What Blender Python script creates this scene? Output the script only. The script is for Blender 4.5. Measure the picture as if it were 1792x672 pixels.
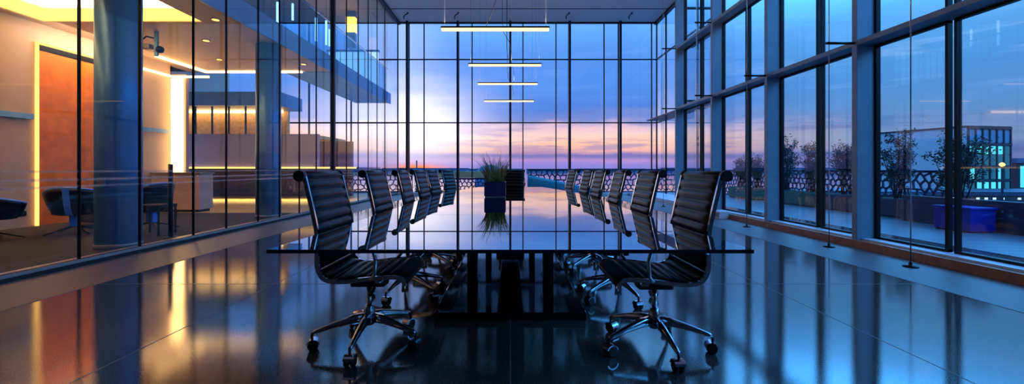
import bpy, bmesh, math, random
from mathutils import Vector, Matrix

for o in list(bpy.data.objects):
    bpy.data.objects.remove(o)
sc = bpy.context.scene
COL = sc.collection
PI = math.pi
R = math.radians
EYE = 1.08                                   # camera height

# ------------------------------------------------------------------ camera
cam = bpy.data.cameras.new('camera')
cam.sensor_width = 36.0
cam.lens = 750.0 / 1792.0 * 36.0
cam.shift_x = 3.0 / 1792.0
cam.shift_y = -40.0 / 1792.0
cam.clip_start = 0.05
cam.clip_end = 3000
camo = bpy.data.objects.new('camera', cam)
COL.objects.link(camo)
camo.location = (0, 0, EYE)
camo.rotation_euler = (PI / 2, 0, 0)
sc.camera = camo

# ------------------------------------------------------------------ exposure
vs = sc.view_settings
vs.view_transform = 'Standard'
vs.look = 'None'
vs.exposure = 0.6
vs.gamma = 1.0
vs.use_curve_mapping = False
sc.cycles.transparent_max_bounces = 32
sc.cycles.max_bounces = 12
sc.cycles.sample_clamp_indirect = 6.0


def lin(r, g, b):
    def f(c):
        c /= 255.0
        return c / 12.92 if c <= 0.04045 else ((c + 0.055) / 1.055) ** 2.4
    return (f(r), f(g), f(b), 1.0)


class NT:
    """small helper to wire shader nodes"""
    def __init__(self, tree):
        self.t = tree
        self.n = tree.nodes
        self.l = tree.links

    def node(self, kind, **kw):
        nd = self.n.new(kind)
        for k, v in kw.items():
            setattr(nd, k, v)
        return nd

    def put(self, sock, v):
        if hasattr(v, 'is_output'):
            self.l.new(v, sock)
        else:
            sock.default_value = v

    def math(self, op, a, b=0.0, c=0.0, clamp=False):
        nd = self.node('ShaderNodeMath', operation=op, use_clamp=clamp)
        self.put(nd.inputs[0], a)
        self.put(nd.inputs[1], b)
        self.put(nd.inputs[2], c)
        return nd.outputs[0]

    def vmath(self, op, a, b):
        nd = self.node('ShaderNodeVectorMath', operation=op)
        self.put(nd.inputs[0], a)
        self.put(nd.inputs[1], b)
        return nd

    def ramp(self, fac, stops, interp='LINEAR'):
        nd = self.node('ShaderNodeValToRGB')
        cr = nd.color_ramp
        cr.interpolation = interp
        while len(cr.elements) > 1:
            cr.elements.remove(cr.elements[-1])
        cr.elements[0].position = stops[0][0]
        cr.elements[0].color = stops[0][1]
        for p, c in stops[1:]:
            e = cr.elements.new(p)
            e.color = c
        self.put(nd.inputs[0], fac)
        return nd.outputs[0]

    def mix(self, fac, a, b, blend='MIX'):
        nd = self.node('ShaderNodeMix', data_type='RGBA', blend_type=blend)
        self.put(nd.inputs[0], fac)
        self.put(nd.inputs[6], a)
        self.put(nd.inputs[7], b)
        return nd.outputs[2]

    def maprange(self, v, a, b, c=0.0, d=1.0, smooth=True):
        nd = self.node('ShaderNodeMapRange', interpolation_type='SMOOTHSTEP' if smooth else 'LINEAR')
        self.put(nd.inputs[0], v)
        nd.inputs[1].default_value = a
        nd.inputs[2].default_value = b
        nd.inputs[3].default_value = c
        nd.inputs[4].default_value = d
        return nd.outputs[0]

    def noise(self, vec, scale, detail=3.0, rough=0.55):
        nd = self.node('ShaderNodeTexNoise')
        self.put(nd.inputs['Vector'], vec)
        nd.inputs['Scale'].default_value = scale
        nd.inputs['Detail'].default_value = detail
        nd.inputs['Roughness'].default_value = rough
        return nd.outputs[0]


# ------------------------------------------------------------------ dusk sky
def make_sky():
    w = bpy.data.worlds.new('dusk_sky')
    sc.world = w
    w.use_nodes = True
    t = NT(w.node_tree)
    t.n.clear()
    out = t.node('ShaderNodeOutputWorld')
    bg = t.node('ShaderNodeBackground')
    t.l.new(bg.outputs[0], out.inputs[0])
    tc = t.node('ShaderNodeTexCoord')
    d = tc.outputs['Generated']
    sep = t.node('ShaderNodeSeparateXYZ')
    t.l.new(d, sep.inputs[0])
    x, y, z = sep.outputs
    hl = t.math('SQRT', t.math('ADD', t.math('MULTIPLY', x, x), t.math('ADD', t.math('MULTIPLY', y, y), 1e-5)))
    s = t.math('DIVIDE', x, hl)                    # sine of the azimuth, 0 straight ahead
    # cloud distortion of the elevation
    st = t.node('ShaderNodeMapping')
    t.l.new(d, st.inputs[0])
    st.inputs['Scale'].default_value = (2.2, 2.2, 13.0)
    n1 = t.noise(st.outputs[0], 1.6, 5.0, 0.55)
    st2 = t.node('ShaderNodeMapping')
    t.l.new(d, st2.inputs[0])
    st2.inputs['Scale'].default_value = (3.0, 3.0, 34.0)
    st2.inputs['Rotation'].default_value = (0.0, R(4), 0.0)
    n2 = t.noise(st2.outputs[0], 1.5, 5.0, 0.6)
    amp = t.math('MULTIPLY', t.maprange(z, 0.0, 0.12, 0.018, 0.085), t.maprange(z, 0.18, 0.26, 1.0, 0.25))
    e = t.math('ADD', z, t.math('MULTIPLY', t.math('SUBTRACT', n1, 0.5), amp))
    k = lambda v: max(0.0, min(1.0, (v + 0.1) / 1.1))
    f = t.math('DIVIDE', t.math('ADD', e, 0.1), 1.1)

    def c(r, g, b, m=1.0):
        q = lin(r, g, b)
        return (q[0] * m, q[1] * m, q[2] * m, 1)
    sun = t.ramp(f, [
        (k(-0.1), c(36, 44, 70)), (k(-0.012), c(70, 75, 120)), (k(0.0), c(118, 118, 190)), (k(0.014), c(138, 120, 192)),
        (k(0.022), c(175, 132, 180)), (k(0.027), c(112, 104, 165)), (k(0.034), c(120, 108, 165)), (k(0.041), c(222, 160, 150)), (k(0.058), c(238, 180, 150)),
        (k(0.08), c(238, 190, 178)), (k(0.097), c(205, 172, 188)), (k(0.108), c(112, 124, 184)), (k(0.13), c(74, 116, 194)), (k(0.19), c(72, 128, 212)),
        (k(0.25), c(76, 130, 212)), (k(0.3), c(90, 152, 228)), (k(0.33), c(92, 154, 228)), (k(0.4), c(110, 185, 252, 1.6)), (k(0.55), c(80, 165, 250, 1.9)),
        (k(1.0), c(60, 140, 235, 1.6))])
    away = t.ramp(f, [
        (k(-0.1), c(22, 34, 62)), (k(-0.01), c(60, 80, 118)), (k(0.0), c(78, 96, 146)), (k(0.02), c(92, 108, 160)),
        (k(0.03), c(76, 92, 146)), (k(0.04), c(104, 122, 164)), (k(0.06), c(104, 130, 166)), (k(0.075), c(86, 120, 168)), (k(0.11), c(80, 128, 180)), (k(0.16), c(70, 128, 188)),
        (k(0.21), c(72, 136, 196)), (k(0.245), c(82, 152, 214)), (k(0.27), c(80, 156, 222, 1.15)), (k(0.3), c(76, 160, 235, 1.6)), (k(0.33), c(72, 164, 244, 2.2)), (k(0.36), c(72, 172, 255, 4.5)),
        (k(0.5), c(76, 170, 252, 3.6)), (k(1.0), c(75, 155, 240, 2.4))])
    front = t.maprange(y, -0.1, 0.25)
    a = t.math('MULTIPLY', t.maprange(s, 0.25, 0.66, 1.0, 0.0), t.math('MULTIPLY', front, t.maprange(s, -0.9, -0.5, 0.25, 1.0)))
    col = t.mix(a, away, sun)
    # low streaks of cloud
    streak = t.math('MULTIPLY', t.maprange(n2, 0.52, 0.66), t.math('MULTIPLY', t.maprange(z, 0.02, 0.05), t.maprange(z, 0.08, 0.13, 1.0, 0.12)))
    col = t.mix(t.math('MULTIPLY', streak, 0.55), col, t.mix(a, c(60, 92, 146), c(112, 108, 168)))
    light = t.math('MULTIPLY', t.maprange(n2, 0.5, 0.33), t.maprange(z, 0.1, 0.16, 0.0, 0.22))
    col = t.mix(t.math('MULTIPLY', light, t.maprange(a, 0, 1, 1.0, 0.35)), col, c(150, 190, 235))

    def blob(s0, z0, rs, rz, colour, gain):
        ds = t.math('DIVIDE', t.math('SUBTRACT', s, s0), rs)
        dz = t.math('DIVIDE', t.math('SUBTRACT', e, z0), rz)
        g = t.math('EXPONENT', t.math('MULTIPLY', t.math('ADD', t.math('MULTIPLY', ds, ds), t.math('MULTIPLY', dz, dz)), -1.0))
        return t.math('MULTIPLY', t.math('MULTIPLY', g, gain), front), colour
    for args in ((-0.25, 0.105, 0.15, 0.075, c(255, 240, 248, 1.3), 0.97),
                 (-0.215, 0.003, 0.06, 0.009, c(255, 130, 50), 1.0),
                 (-0.27, 0.27, 0.1, 0.16, c(190, 205, 250), 0.5)):
        g, cc = blob(*args)
        col = t.mix(g, col, cc)
    t.l.new(col, bg.inputs[0])
    bg.inputs[1].default_value = 1.0


make_sky()


# ------------------------------------------------------------------ materials
MATS = {}


def mat(name, colour, rough=0.5, metal=0.0, var=0.12, scale=6.0, spec=0.5, bump=0.0, bscale=60.0, coat=0.0):
    m = bpy.data.materials.new(name)
    m.use_nodes = True
    t = NT(m.node_tree)
    b = t.n['Principled BSDF']
    tc = t.node('ShaderNodeTexCoord')
    n = t.noise(tc.outputs['Object'], scale, 3.0)
    dark = tuple(v * (1 - var) for v in colour[:3]) + (1,)
    lite = tuple(min(1, v * (1 + var)) for v in colour[:3]) + (1,)
    t.l.new(t.ramp(n, [(0.3, dark), (0.7, lite)]), b.inputs['Base Color'])
    b.inputs['Roughness'].default_value = rough
    b.inputs['Metallic'].default_value = metal
    b.inputs['Specular IOR Level'].default_value = spec
    b.inputs['Coat Weight'].default_value = coat
    if bump:
        bp = t.node('ShaderNodeBump')
        bp.inputs['Strength'].default_value = bump
        bp.inputs['Distance'].default_value = 0.01
        t.l.new(t.noise(tc.outputs['Object'], bscale, 3.0), bp.inputs['Height'])
        t.l.new(bp.outputs[0], b.inputs['Normal'])
    MATS[name] = m
    return m


def glow(name, colour, strength):
    m = bpy.data.materials.new(name)
    m.use_nodes = True
    t = NT(m.node_tree)
    t.n.clear()
    o = t.node('ShaderNodeOutputMaterial')
    e = t.node('ShaderNodeEmission')
    e.inputs[0].default_value = colour
    e.inputs[1].default_value = strength
    t.l.new(e.outputs[0], o.inputs[0])
    MATS[name] = m
    return m


def glass(name, tint, f0=0.05, rough=0.0, frost=None, ripple=0.0, body_tint=None):
    """thin architectural glass: tinted transmission plus a Schlick mirror reflection; frost = list of (z, half height, strength)"""
    m = bpy.data.materials.new(name)
    m.use_nodes = True
    t = NT(m.node_tree)
    t.n.clear()
    o = t.node('ShaderNodeOutputMaterial')
    tr = t.node('ShaderNodeBsdfTransparent')
    tr.inputs[0].default_value = tint
    gl = t.node('ShaderNodeBsdfGlossy')
    gl.inputs['Roughness'].default_value = rough
    geo = t.node('ShaderNodeNewGeometry')
    dot = t.vmath('DOT_PRODUCT', geo.outputs['Normal'], geo.outputs['Incoming']).outputs['Value']
    q = t.math('SUBTRACT', 1.0, t.math('ABSOLUTE', dot), clamp=True)
    fr = t.math('MULTIPLY_ADD', t.math('POWER', q, 5.0), 1.0 - f0, f0)
    if ripple:
        tc = t.node('ShaderNodeTexCoord')
        bp = t.node('ShaderNodeBump')
        bp.inputs['Strength'].default_value = ripple
        bp.inputs['Distance'].default_value = 0.02
        t.l.new(t.noise(tc.outputs['Object'], 0.9, 1.0), bp.inputs['Height'])
        t.l.new(bp.outputs[0], gl.inputs['Normal'])
    body = tr.outputs[0]
    if body_tint:
        bd = t.node('ShaderNodeBsdfDiffuse')
        bd.inputs[0].default_value = body_tint
        bm_x = t.node('ShaderNodeMixShader')
        bm_x.inputs[0].default_value = 0.4
        t.l.new(body, bm_x.inputs[1])
        t.l.new(bd.outputs[0], bm_x.inputs[2])
        body = bm_x.outputs[0]
    if frost:
        tl = t.node('ShaderNodeBsdfTranslucent')
        tl.inputs[0].default_value = (0.7, 0.72, 0.78, 1)
        df = t.node('ShaderNodeBsdfDiffuse')
        df.inputs[0].default_value = (0.6, 0.62, 0.68, 1)
        half = t.node('ShaderNodeMixShader')
        t.l.new(tl.outputs[0], half.inputs[1])
        t.l.new(df.outputs[0], half.inputs[2])
        sp = t.node('ShaderNodeSeparateXYZ')
        t.l.new(geo.outputs['Position'], sp.inputs[0])
        total = 0.0
        for z0, h, s in frost:
            dz = t.math('ABSOLUTE', t.math('SUBTRACT', sp.outputs[2], z0))
            total = t.math('MAXIMUM', t.maprange(dz, h * 0.5, h, s, 0.0), total)
        fm = t.node('ShaderNodeMixShader')
        t.put(fm.inputs[0], total)
        t.l.new(body, fm.inputs[1])
        t.l.new(half.outputs[0], fm.inputs[2])
        body = fm.outputs[0]
    mx = t.node('ShaderNodeMixShader')
    t.l.new(fr, mx.inputs[0])
    t.l.new(body, mx.inputs[1])
    t.l.new(gl.outputs[0], mx.inputs[2])
    t.l.new(mx.outputs[0], o.inputs[0])
    MATS[name] = m
    return m


def granite():
    m = bpy.data.materials.new('polished_granite')
    m.use_nodes = True
    t = NT(m.node_tree)
    b = t.n['Principled BSDF']
    tc = t.node('ShaderNodeTexCoord')
    p = tc.outputs['Object']
    n = t.noise(p, 190.0, 2.0, 0.7)
    v = t.node('ShaderNodeTexVoronoi')
    t.l.new(p, v.inputs['Vector'])
    v.inputs['Scale'].default_value = 140.0
    base = t.ramp(n, [(0.35, lin(30, 27, 30)), (0.55, lin(76, 69, 68)), (0.72, lin(165, 150, 142))])
    base = t.mix(t.maprange(v.outputs['Distance'], 0.25, 0.05, 0.0, 0.6), base, lin(140, 132, 130))
    t.l.new(base, b.inputs['Base Color'])
    t.l.new(t.maprange(t.noise(p, 1.3, 4.0), 0.3, 0.7, 0.03, 0.075), b.inputs['Roughness'])
    b.inputs['Specular IOR Level'].default_value = 1.0
    b.inputs['IOR'].default_value = 1.9
    bp = t.node('ShaderNodeBump')
    bp.inputs['Strength'].default_value = 0.05
    bp.inputs['Distance'].default_value = 0.002
    t.l.new(n, bp.inputs['Height'])
    t.l.new(bp.outputs[0], b.inputs['Normal'])
    MATS['granite'] = m


def decking():
    m = bpy.data.materials.new('deck_boards')
    m.use_nodes = True
    t = NT(m.node_tree)
    b = t.n['Principled BSDF']
    tc = t.node('ShaderNodeTexCoord')
    mp = t.node('ShaderNodeMapping')
    t.l.new(tc.outputs['Object'], mp.inputs[0])
    mp.inputs['Rotation'].default_value = (0, 0, R(8))
    br = t.node('ShaderNodeTexBrick')
    t.l.new(mp.outputs[0], br.inputs['Vector'])
    br.inputs['Color1'].default_value = lin(120, 128, 140)
    br.inputs['Color2'].default_value = lin(98, 105, 118)
    br.inputs['Mortar'].default_value = lin(30, 34, 44)
    br.inputs['Scale'].default_value = 1.0
    br.inputs['Mortar Size'].default_value = 0.008
    br.inputs['Brick Width'].default_value = 2.6
    br.inputs['Row Height'].default_value = 0.13
    st = t.node('ShaderNodeMapping')
    t.l.new(mp.outputs[0], st.inputs[0])
    st.inputs['Scale'].default_value = (1.5, 30, 1)
    g = t.noise(st.outputs[0], 2.0, 4.0)
    t.l.new(t.mix(0.5, br.outputs[0], t.ramp(g, [(0.3, (0.35, 0.35, 0.35, 1)), (0.7, (1, 1, 1, 1))]), 'MULTIPLY'), b.inputs['Base Color'])
    b.inputs['Roughness'].default_value = 0.38
    MATS['deck'] = m


granite()
decking()
M = MATS
mat('border_stone', lin(92, 84, 86), 0.42, var=0.2, scale=120)
mat('joint', lin(120, 120, 130), 0.4)
mat('dark_joint', lin(18, 18, 24), 0.6)
mat('kerb', lin(150, 140, 135), 0.35, var=0.1, scale=30)
mat('skirting_wood', lin(158, 108, 78), 0.45, var=0.25, scale=14)
mat('sill', lin(205, 215, 228), 0.3)
mat('fin', lin(120, 142, 160), 0.4, metal=0.25, var=0.06)
mat('black_metal', lin(12, 13, 18), 0.35, metal=0.5)
mat('post_metal', lin(40, 46, 62), 0.35, metal=0.6)
mat('ceiling_white', lin(228, 222, 224), 0.7, var=0.03)
mat('dark_wall', lin(40, 42, 50), 0.6)
mat('leather', lin(6, 10, 20), 0.36, var=0.2, scale=20, spec=0.2, bump=0.06, bscale=240)
mat('chrome', lin(215, 218, 225), 0.07, metal=1.0, var=0.03)
mat('dark_chrome', lin(190, 194, 205), 0.1, metal=1.0, var=0.05)
mat('rubber', lin(9, 9, 11), 0.45)
mat('plinth_gloss', lin(10, 12, 18), 0.06, var=0.2, spec=0.8)
mat('glass_edge', lin(8, 34, 40), 0.08, var=0.1)
glass('table_glass', (0.34, 0.62, 0.64, 1), 0.72)
glass('facade_glass', (0.96, 0.98, 1.0, 1), 0.04, ripple=0.01)
glass('lobby_glass', (0.96, 0.98, 1.0, 1), 0.024, ripple=0.015,
      frost=[(1.055, 0.016, 0.28), (0.965, 0.018, 0.3), (0.89, 0.016, 0.3)])
glass('rail_glass', (0.62, 0.82, 0.96, 1), 0.08)
mat('pot_purple', lin(54, 42, 84), 0.25, var=0.12)
mat('pot_plate', lin(120, 130, 140), 0.2)
mat('grass_blade', lin(140, 124, 66), 0.5, var=0.75, scale=45)
mat('leaf', lin(36, 52, 50), 0.5, var=0.45, scale=9)
mat('bark', lin(48, 42, 40), 0.8)
mat('planter_green', lin(34, 92, 74), 0.5)
mat('planter_dark', lin(34, 44, 62), 0.5)
mat('upstand', lin(30, 42, 66), 0.5)
mat('box_blue', lin(20, 30, 140), 0.4)
mat('lattice_paint', lin(36, 50, 84), 0.5)
mat('teal_turf', lin(38, 118, 128), 0.7, var=0.3, scale=18, bump=0.6, bscale=50)
mat('tan_timber', lin(238, 196, 140), 0.5, var=0.2, scale=9)
mat('city_ground', lin(60, 68, 90), 0.8, var=0.5, scale=0.05)
mat('bay_water', lin(60, 66, 92), 0.06, var=0.2, scale=0.02, spec=1.0)
mat('city_block', lin(70, 80, 110), 0.8, var=0.25, scale=0.3)
mat('office_cladding', lin(165, 146, 150), 0.6, var=0.12, scale=0.4)
mat('office_frame', lin(24, 30, 46), 0.5)
mat('steel_cable', lin(200, 204, 212), 0.2, metal=1.0)
mat('pendant_body', lin(60, 62, 70), 0.35, metal=0.6)
# lobby
mat('carpet', lin(34, 32, 40), 0.95, var=0.25, scale=40)
mat('lobby_stone', lin(205, 170, 110), 0.3, var=0.15, scale=8)
mat('cream_panel', lin(186, 160, 148), 0.55, var=0.05, scale=1.2)
mat('orange_wood', lin(232, 122, 16), 0.4, var=0.22, scale=3.5)
mat('lobby_ceiling', lin(226, 200, 180), 0.6, var=0.03)
mat('column_metal', lin(80, 146, 200), 0.34, metal=0.35, var=0.04)
mat('fascia_blue', lin(110, 168, 226), 0.35, var=0.08)
mat('lilac_panel', lin(150, 150, 190), 0.5, var=0.06, scale=1.0)
mat('lounge_black', lin(14, 14, 18), 0.35, var=0.2)
mat('lounge_blue', lin(70, 140, 245), 0.4, var=0.1)
mat('grey_metal', lin(130, 128, 130), 0.4, metal=0.4)
mat('blue_window', lin(96, 128, 150), 0.3, var=0.2, scale=1.0)
glow('cove_yellow', lin(255, 208, 90), 1.7)
glow('warm_strip', lin(255, 196, 118), 5.0)
glow('warm_soft', lin(255, 190, 96), 1.6)
glow('pendant_light', lin(255, 206, 150), 1.5)
glow('cool_tube', lin(190, 225, 255), 3.0)
glow('window_cyan', lin(80, 205, 225), 1.0)
glow('window_dim', lin(40, 110, 150), 0.6)
glow('office_teal', lin(60, 195, 210), 0.55)
glow('street_flare', lin(255, 196, 70), 5.0)
glow('pale_blue_glow', lin(180, 222, 255), 1.1)


# ------------------------------------------------------------------ mesh helpers
class MB:
    def __init__(self):
        self.v, self.f, self.s = [], [], []

    def add(self, vs_, fs_, smooth=False):
        b = len(self.v)
        self.v += [tuple(p) for p in vs_]
        self.f += [tuple(i + b for i in q) for q in fs_]
        self.s += [smooth] * len(fs_)
        return self

    def box(self, x0, x1, y0, y1, z0, z1):
        return self.add([(x0, y0, z0), (x1, y0, z0), (x1, y1, z0), (x0, y1, z0), (x0, y0, z1), (x1, y0, z1), (x1, y1, z1), (x0, y1, z1)],
                        [(0, 3, 2, 1), (4, 5, 6, 7), (0, 1, 5, 4), (1, 2, 6, 5), (2, 3, 7, 6), (3, 0, 4, 7)])

    def bbox(self, x0, x1, y0, y1, z0, z1, r=0.004):
        """box with bevelled edges"""
        bm = bmesh.new()
        bmesh.ops.create_cube(bm, size=1.0)
        for v in bm.verts:
            v.co = Vector(((x0 + x1) / 2 + v.co.x * (x1 - x0), (y0 + y1) / 2 + v.co.y * (y1 - y0), (z0 + z1) / 2 + v.co.z * (z1 - z0)))
        bmesh.ops.bevel(bm, geom=list(bm.edges), offset=r, segments=2, affect='EDGES', profile=0.6)
        bm.verts.index_update()
        self.add([v.co[:] for v in bm.verts], [[v.index for v in q.verts] for q in bm.faces])
        bm.free()
        return self

    def tube(self, pts, r, n=10, cap=True):
        """round tube along a path; r is one radius or one per point"""
        pts = [Vector(p) for p in pts]
        rs = r if isinstance(r, (list, tuple)) else [r] * len(pts)
        vs_, fs_ = [], []
        up = None
        for i, p in enumerate(pts):
            a = pts[max(0, i - 1)]
            b = pts[min(len(pts) - 1, i + 1)]
            t = (b - a).normalized()
            if up is None:
                up = Vector((0, 0, 1)) if abs(t.z) < 0.9 else Vector((1, 0, 0))
            u = t.cross(up)
            if u.length < 1e-5:
                u = t.orthogonal()
            u.normalize()
            w = u.cross(t).normalized()
            up = w
            for k in range(n):
                q = 2 * PI * k / n
                vs_.append(p + (u * math.cos(q) + w * math.sin(q)) * rs[i])
        for i in range(len(pts) - 1):
            for k in range(n):
                fs_.append((i * n + k, i * n + (k + 1) % n, (i + 1) * n + (k + 1) % n, (i + 1) * n + k))
        self.add(vs_, fs_, True)
        if cap:
            b = len(self.v) - len(vs_)
            self.f.append(tuple(b + k for k in range(n - 1, -1, -1)))
            self.f.append(tuple(b + (len(pts) - 1) * n + k for k in range(n)))
            self.s += [False, False]
        return self

    def lathe(self, prof, n=32, c=(0, 0)):
        """profile of (radius, z) turned around the vertical"""
        vs_, fs_ = [], []
        for r, z in prof:
            for k in range(n):
                q = 2 * PI * k / n
                vs_.append((c[0] + r * math.cos(q), c[1] + r * math.sin(q), z))
        for i in range(len(prof) - 1):
            for k in range(n):
                fs_.append((i * n + k, i * n + (k + 1) % n, (i + 1) * n + (k + 1) % n, (i + 1) * n + k))
        self.add(vs_, fs_, True)
        b = len(self.v) - len(vs_)
        self.f.append(tuple(b + k for k in range(n - 1, -1, -1)))
        self.f.append(tuple(b + (len(prof) - 1) * n + k for k in range(n)))
        self.s += [False, False]
        return self

    def prism(self, poly, z0, z1):
        n = len(poly)
        vs_ = [(p[0], p[1], z0) for p in poly] + [(p[0], p[1], z1) for p in poly]
        fs_ = [tuple(range(n - 1, -1, -1)), tuple(range(n, 2 * n))] + [(i, (i + 1) % n, n + (i + 1) % n, n + i) for i in range(n)]
        return self.add(vs_, fs_)

    def build(self, name, m, parent=None, loc=(0, 0, 0), rz=0.0):
        me = bpy.data.meshes.new(name)
        me.from_pydata(self.v, [], self.f)
        me.materials.append(M[m] if isinstance(m, str) else m)
        me.polygons.foreach_set('use_smooth', self.s)
        me.update()
        o = bpy.data.objects.new(name, me)
        COL.objects.link(o)
        o.location = loc
        o.rotation_euler = (0, 0, rz)
        o.parent = parent
        return o


def tag(o, label=None, cat=None, group=None, kind=None):
    for k, v in (('label', label), ('category', cat), ('group', group), ('kind', kind)):
        if v:
            o[k] = v
    return o


def empty(name, loc, rz=0.0):
    o = bpy.data.objects.new(name, None)
    COL.objects.link(o)
    o.empty_display_size = 0.1
    o.location = loc
    o.rotation_euler = (0, 0, rz)
    return o


KIDS = {}


def copy_tree(o, parent=None):
    c = o.copy()
    COL.objects.link(c)
    c.parent = parent
    for ch in o.children:
        copy_tree(ch, c)
    return c


def struct(mb, name, m, label, cat, group=None):
    o = mb.build(name, m)
    return tag(o, label, cat, group, 'structure')


# ------------------------------------------------------------------ dimensions
XL, XR = -4.80, 4.76          # lobby glass, inner face of the fins
XG = 5.03                     # glass of the right-hand facade
XW = 6.25                     # wide bay at the back
YB = 18.3                     # back glass
YN = -3.5                     # wall behind the camera
YE = 12.42                    # end of the finned facade
ZC = 7.33                     # ceiling
FINS = [1.75, 3.83, 5.93, 7.99, 10.15, 12.35]
BEAMS = [2.82, 4.55]

# ------------------------------------------------------------------ floor and ceiling
f = MB()
f.box(XL - 0.35, XW, YN, YB, -0.12, 0.0)
struct(f, 'floor', 'granite', 'polished dark speckled granite floor of the boardroom', 'floor')
n = 0
for x in (-2.22, 0.0, 2.34):
    n += 1
    nm = {-2.22: 'left of the table', 0.0: 'under the middle of the table', 2.34: 'right of the table'}[x]
    struct(MB().box(x - 0.003, x + 0.003, YN, YB, -0.003, 0.0012), 'trim_%d' % n, 'joint', 'thin pale floor joint running lengthwise %s' % nm, 'floor joint')
for y, nm in ((4.03, 'in front of the table plinth'), (8.6, 'beyond the far end of the table'), (13.2, 'farthest from the table')):
    n += 1
    struct(MB().box(XL, XR, y - 0.003, y + 0.003, -0.003, 0.0012), 'trim_%d' % n, 'joint', 'thin pale floor joint running across the room %s' % nm, 'floor joint')
n += 1
struct(MB().box(XL + 0.02, -3.87, YN, YB - 0.05, 0.0, 0.0022), 'trim_%d' % n, 'border_stone', 'matt stone border strip of floor beside the lobby glass', 'floor border')
n += 1
struct(MB().box(3.85, XR - 0.02, YN, YB - 0.05, 0.0, 0.0022), 'trim_%d' % n, 'border_stone', 'matt stone border strip of floor beside the finned windows', 'floor border')

struct(MB().box(XL, XW, YN, YB + 0.15, ZC, ZC + 0.25), 'ceiling', 'ceiling_white', 'flat pale grey ceiling over the boardroom', 'ceiling')
for y in (16.7, 13.4, 10.1):
    n += 1
    struct(MB().box(XL, XW, y - 0.03, y + 0.03, ZC - 0.006, ZC + 0.01), 'trim_%d' % n, 'dark_joint',
           'dark shadow gap across the ceiling %s' % {16.7: 'nearest the back glass', 13.4: 'over the far end of the table', 10.1: 'over the pendants'}[y], 'ceiling gap')
n += 1
struct(MB().box(XL - 0.02, XL + 0.12, YN, YB, ZC - 0.09, ZC + 0.02), 'trim_%d' % n, 'black_metal', 'black channel along the ceiling over the lobby glass', 'ceiling edge')
n += 1
struct(MB().box(XW - 0.12, XW + 0.02, YN, YB, ZC - 0.09, ZC + 0.02), 'trim_%d' % n, 'black_metal', 'black channel along the ceiling above the wide back bay', 'ceiling edge')
n += 1
struct(MB().box(XL, XW, YB - 0.1, YB + 0.02, ZC - 0.05, ZC + 0.02), 'trim_%d' % n, 'black_metal', 'black channel along the ceiling over the back glass', 'ceiling edge')
struct(MB().box(-14, XW, YN - 0.2, YN, 0, ZC), 'wall_front', 'dark_wall', 'plain dark wall behind the viewer', 'wall')

# ------------------------------------------------------------------ back glass wall
WN = 0


def window(x0, x1, y0, y1, splits, m, label, frame=0.03, frame_mat='black_metal', depth=0.06, axis='x', top=ZC):
    """one upright glazed bay: a frame and its panes; axis = direction the bay runs"""
    global WN
    WN += 1
    root = empty('window_%d' % WN, ((x0 + x1) / 2, (y0 + y1) / 2, splits[0]))
    tag(root, label, 'window', None, 'structure')
    ox, oy, oz = root.location
    L = (x1 - x0) if axis == 'x' else (y1 - y0)
    fr = MB()

    def put(mb, a0, a1, z0, z1, d):
        if axis == 'x':
            mb.box(a0, a1, -d, d, z0 - oz, z1 - oz)
        else:
            mb.box(-d, d, a0, a1, z0 - oz, z1 - oz)
    put(fr, -L / 2, -L / 2 + frame, splits[0], splits[-1], depth / 2)
    put(fr, L / 2 - frame, L / 2, splits[0], splits[-1], depth / 2)
    for z in splits:
        put(fr, -L / 2, L / 2, max(splits[0], z - frame), min(splits[-1], z + frame), depth / 2 * 0.94)
    fr.build('window_frame', frame_mat, root)
    for a, b in zip(splits[:-1], splits[1:]):
        p = MB()
        put(p, -L / 2 + frame, L / 2 - frame, a, b, 0.008)
        p.build('pane', m, root)
    return root


BX = [-4.8, -4.32, -3.68, -2.2, -1.63, 0.0, 0.54, 1.95, 2.49, 4.0, 4.61, 6.03, 6.25]
ordn = ['first', 'second', 'third', 'fourth', 'fifth', 'sixth', 'seventh', 'eighth', 'ninth', 'tenth', 'eleventh', 'twelfth',
        'thirteenth', 'fourteenth', 'fifteenth', 'sixteenth', 'seventeenth', 'eighteenth', 'nineteenth', 'twentieth', 'twenty-first', 'twenty-second', 'twenty-third', 'twenty-fourth']
for i, (a, b) in enumerate(zip(BX[:-1], BX[1:])):
    window(a, b, YB, YB, [0.06, 3.06, 5.76, ZC], 'facade_glass', 'tall glazed bay of the back wall, %s from the lobby glass corner' % ordn[i], 0.022)
for i, x in enumerate((-4.32, -2.2, 0.0, 2.49, 4.61)):
    n += 1
    p = MB().bbox(x - 0.045, x + 0.045, YB - 0.42, YB - 0.3, 0, ZC - 0.05, 0.006)
    p.box(x - 0.012, x + 0.012, YB - 0.3, YB - 0.03, 3.03, 3.08).box(x - 0.012, x + 0.012, YB - 0.3, YB - 0.03, 5.73, 5.78)
    struct(p, 'trim_%d' % n, 'post_metal', 'slim dark steel post inside the back glass, %s from the lobby side' % ordn[i], 'facade post')
n += 1
struct(MB().bbox(XL + 0.02, XW - 0.02, YB - 0.2, YB - 0.04, 0, 0.09), 'trim_%d' % n, 'sill', 'pale sill along the foot of the back glass', 'sill')

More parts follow.
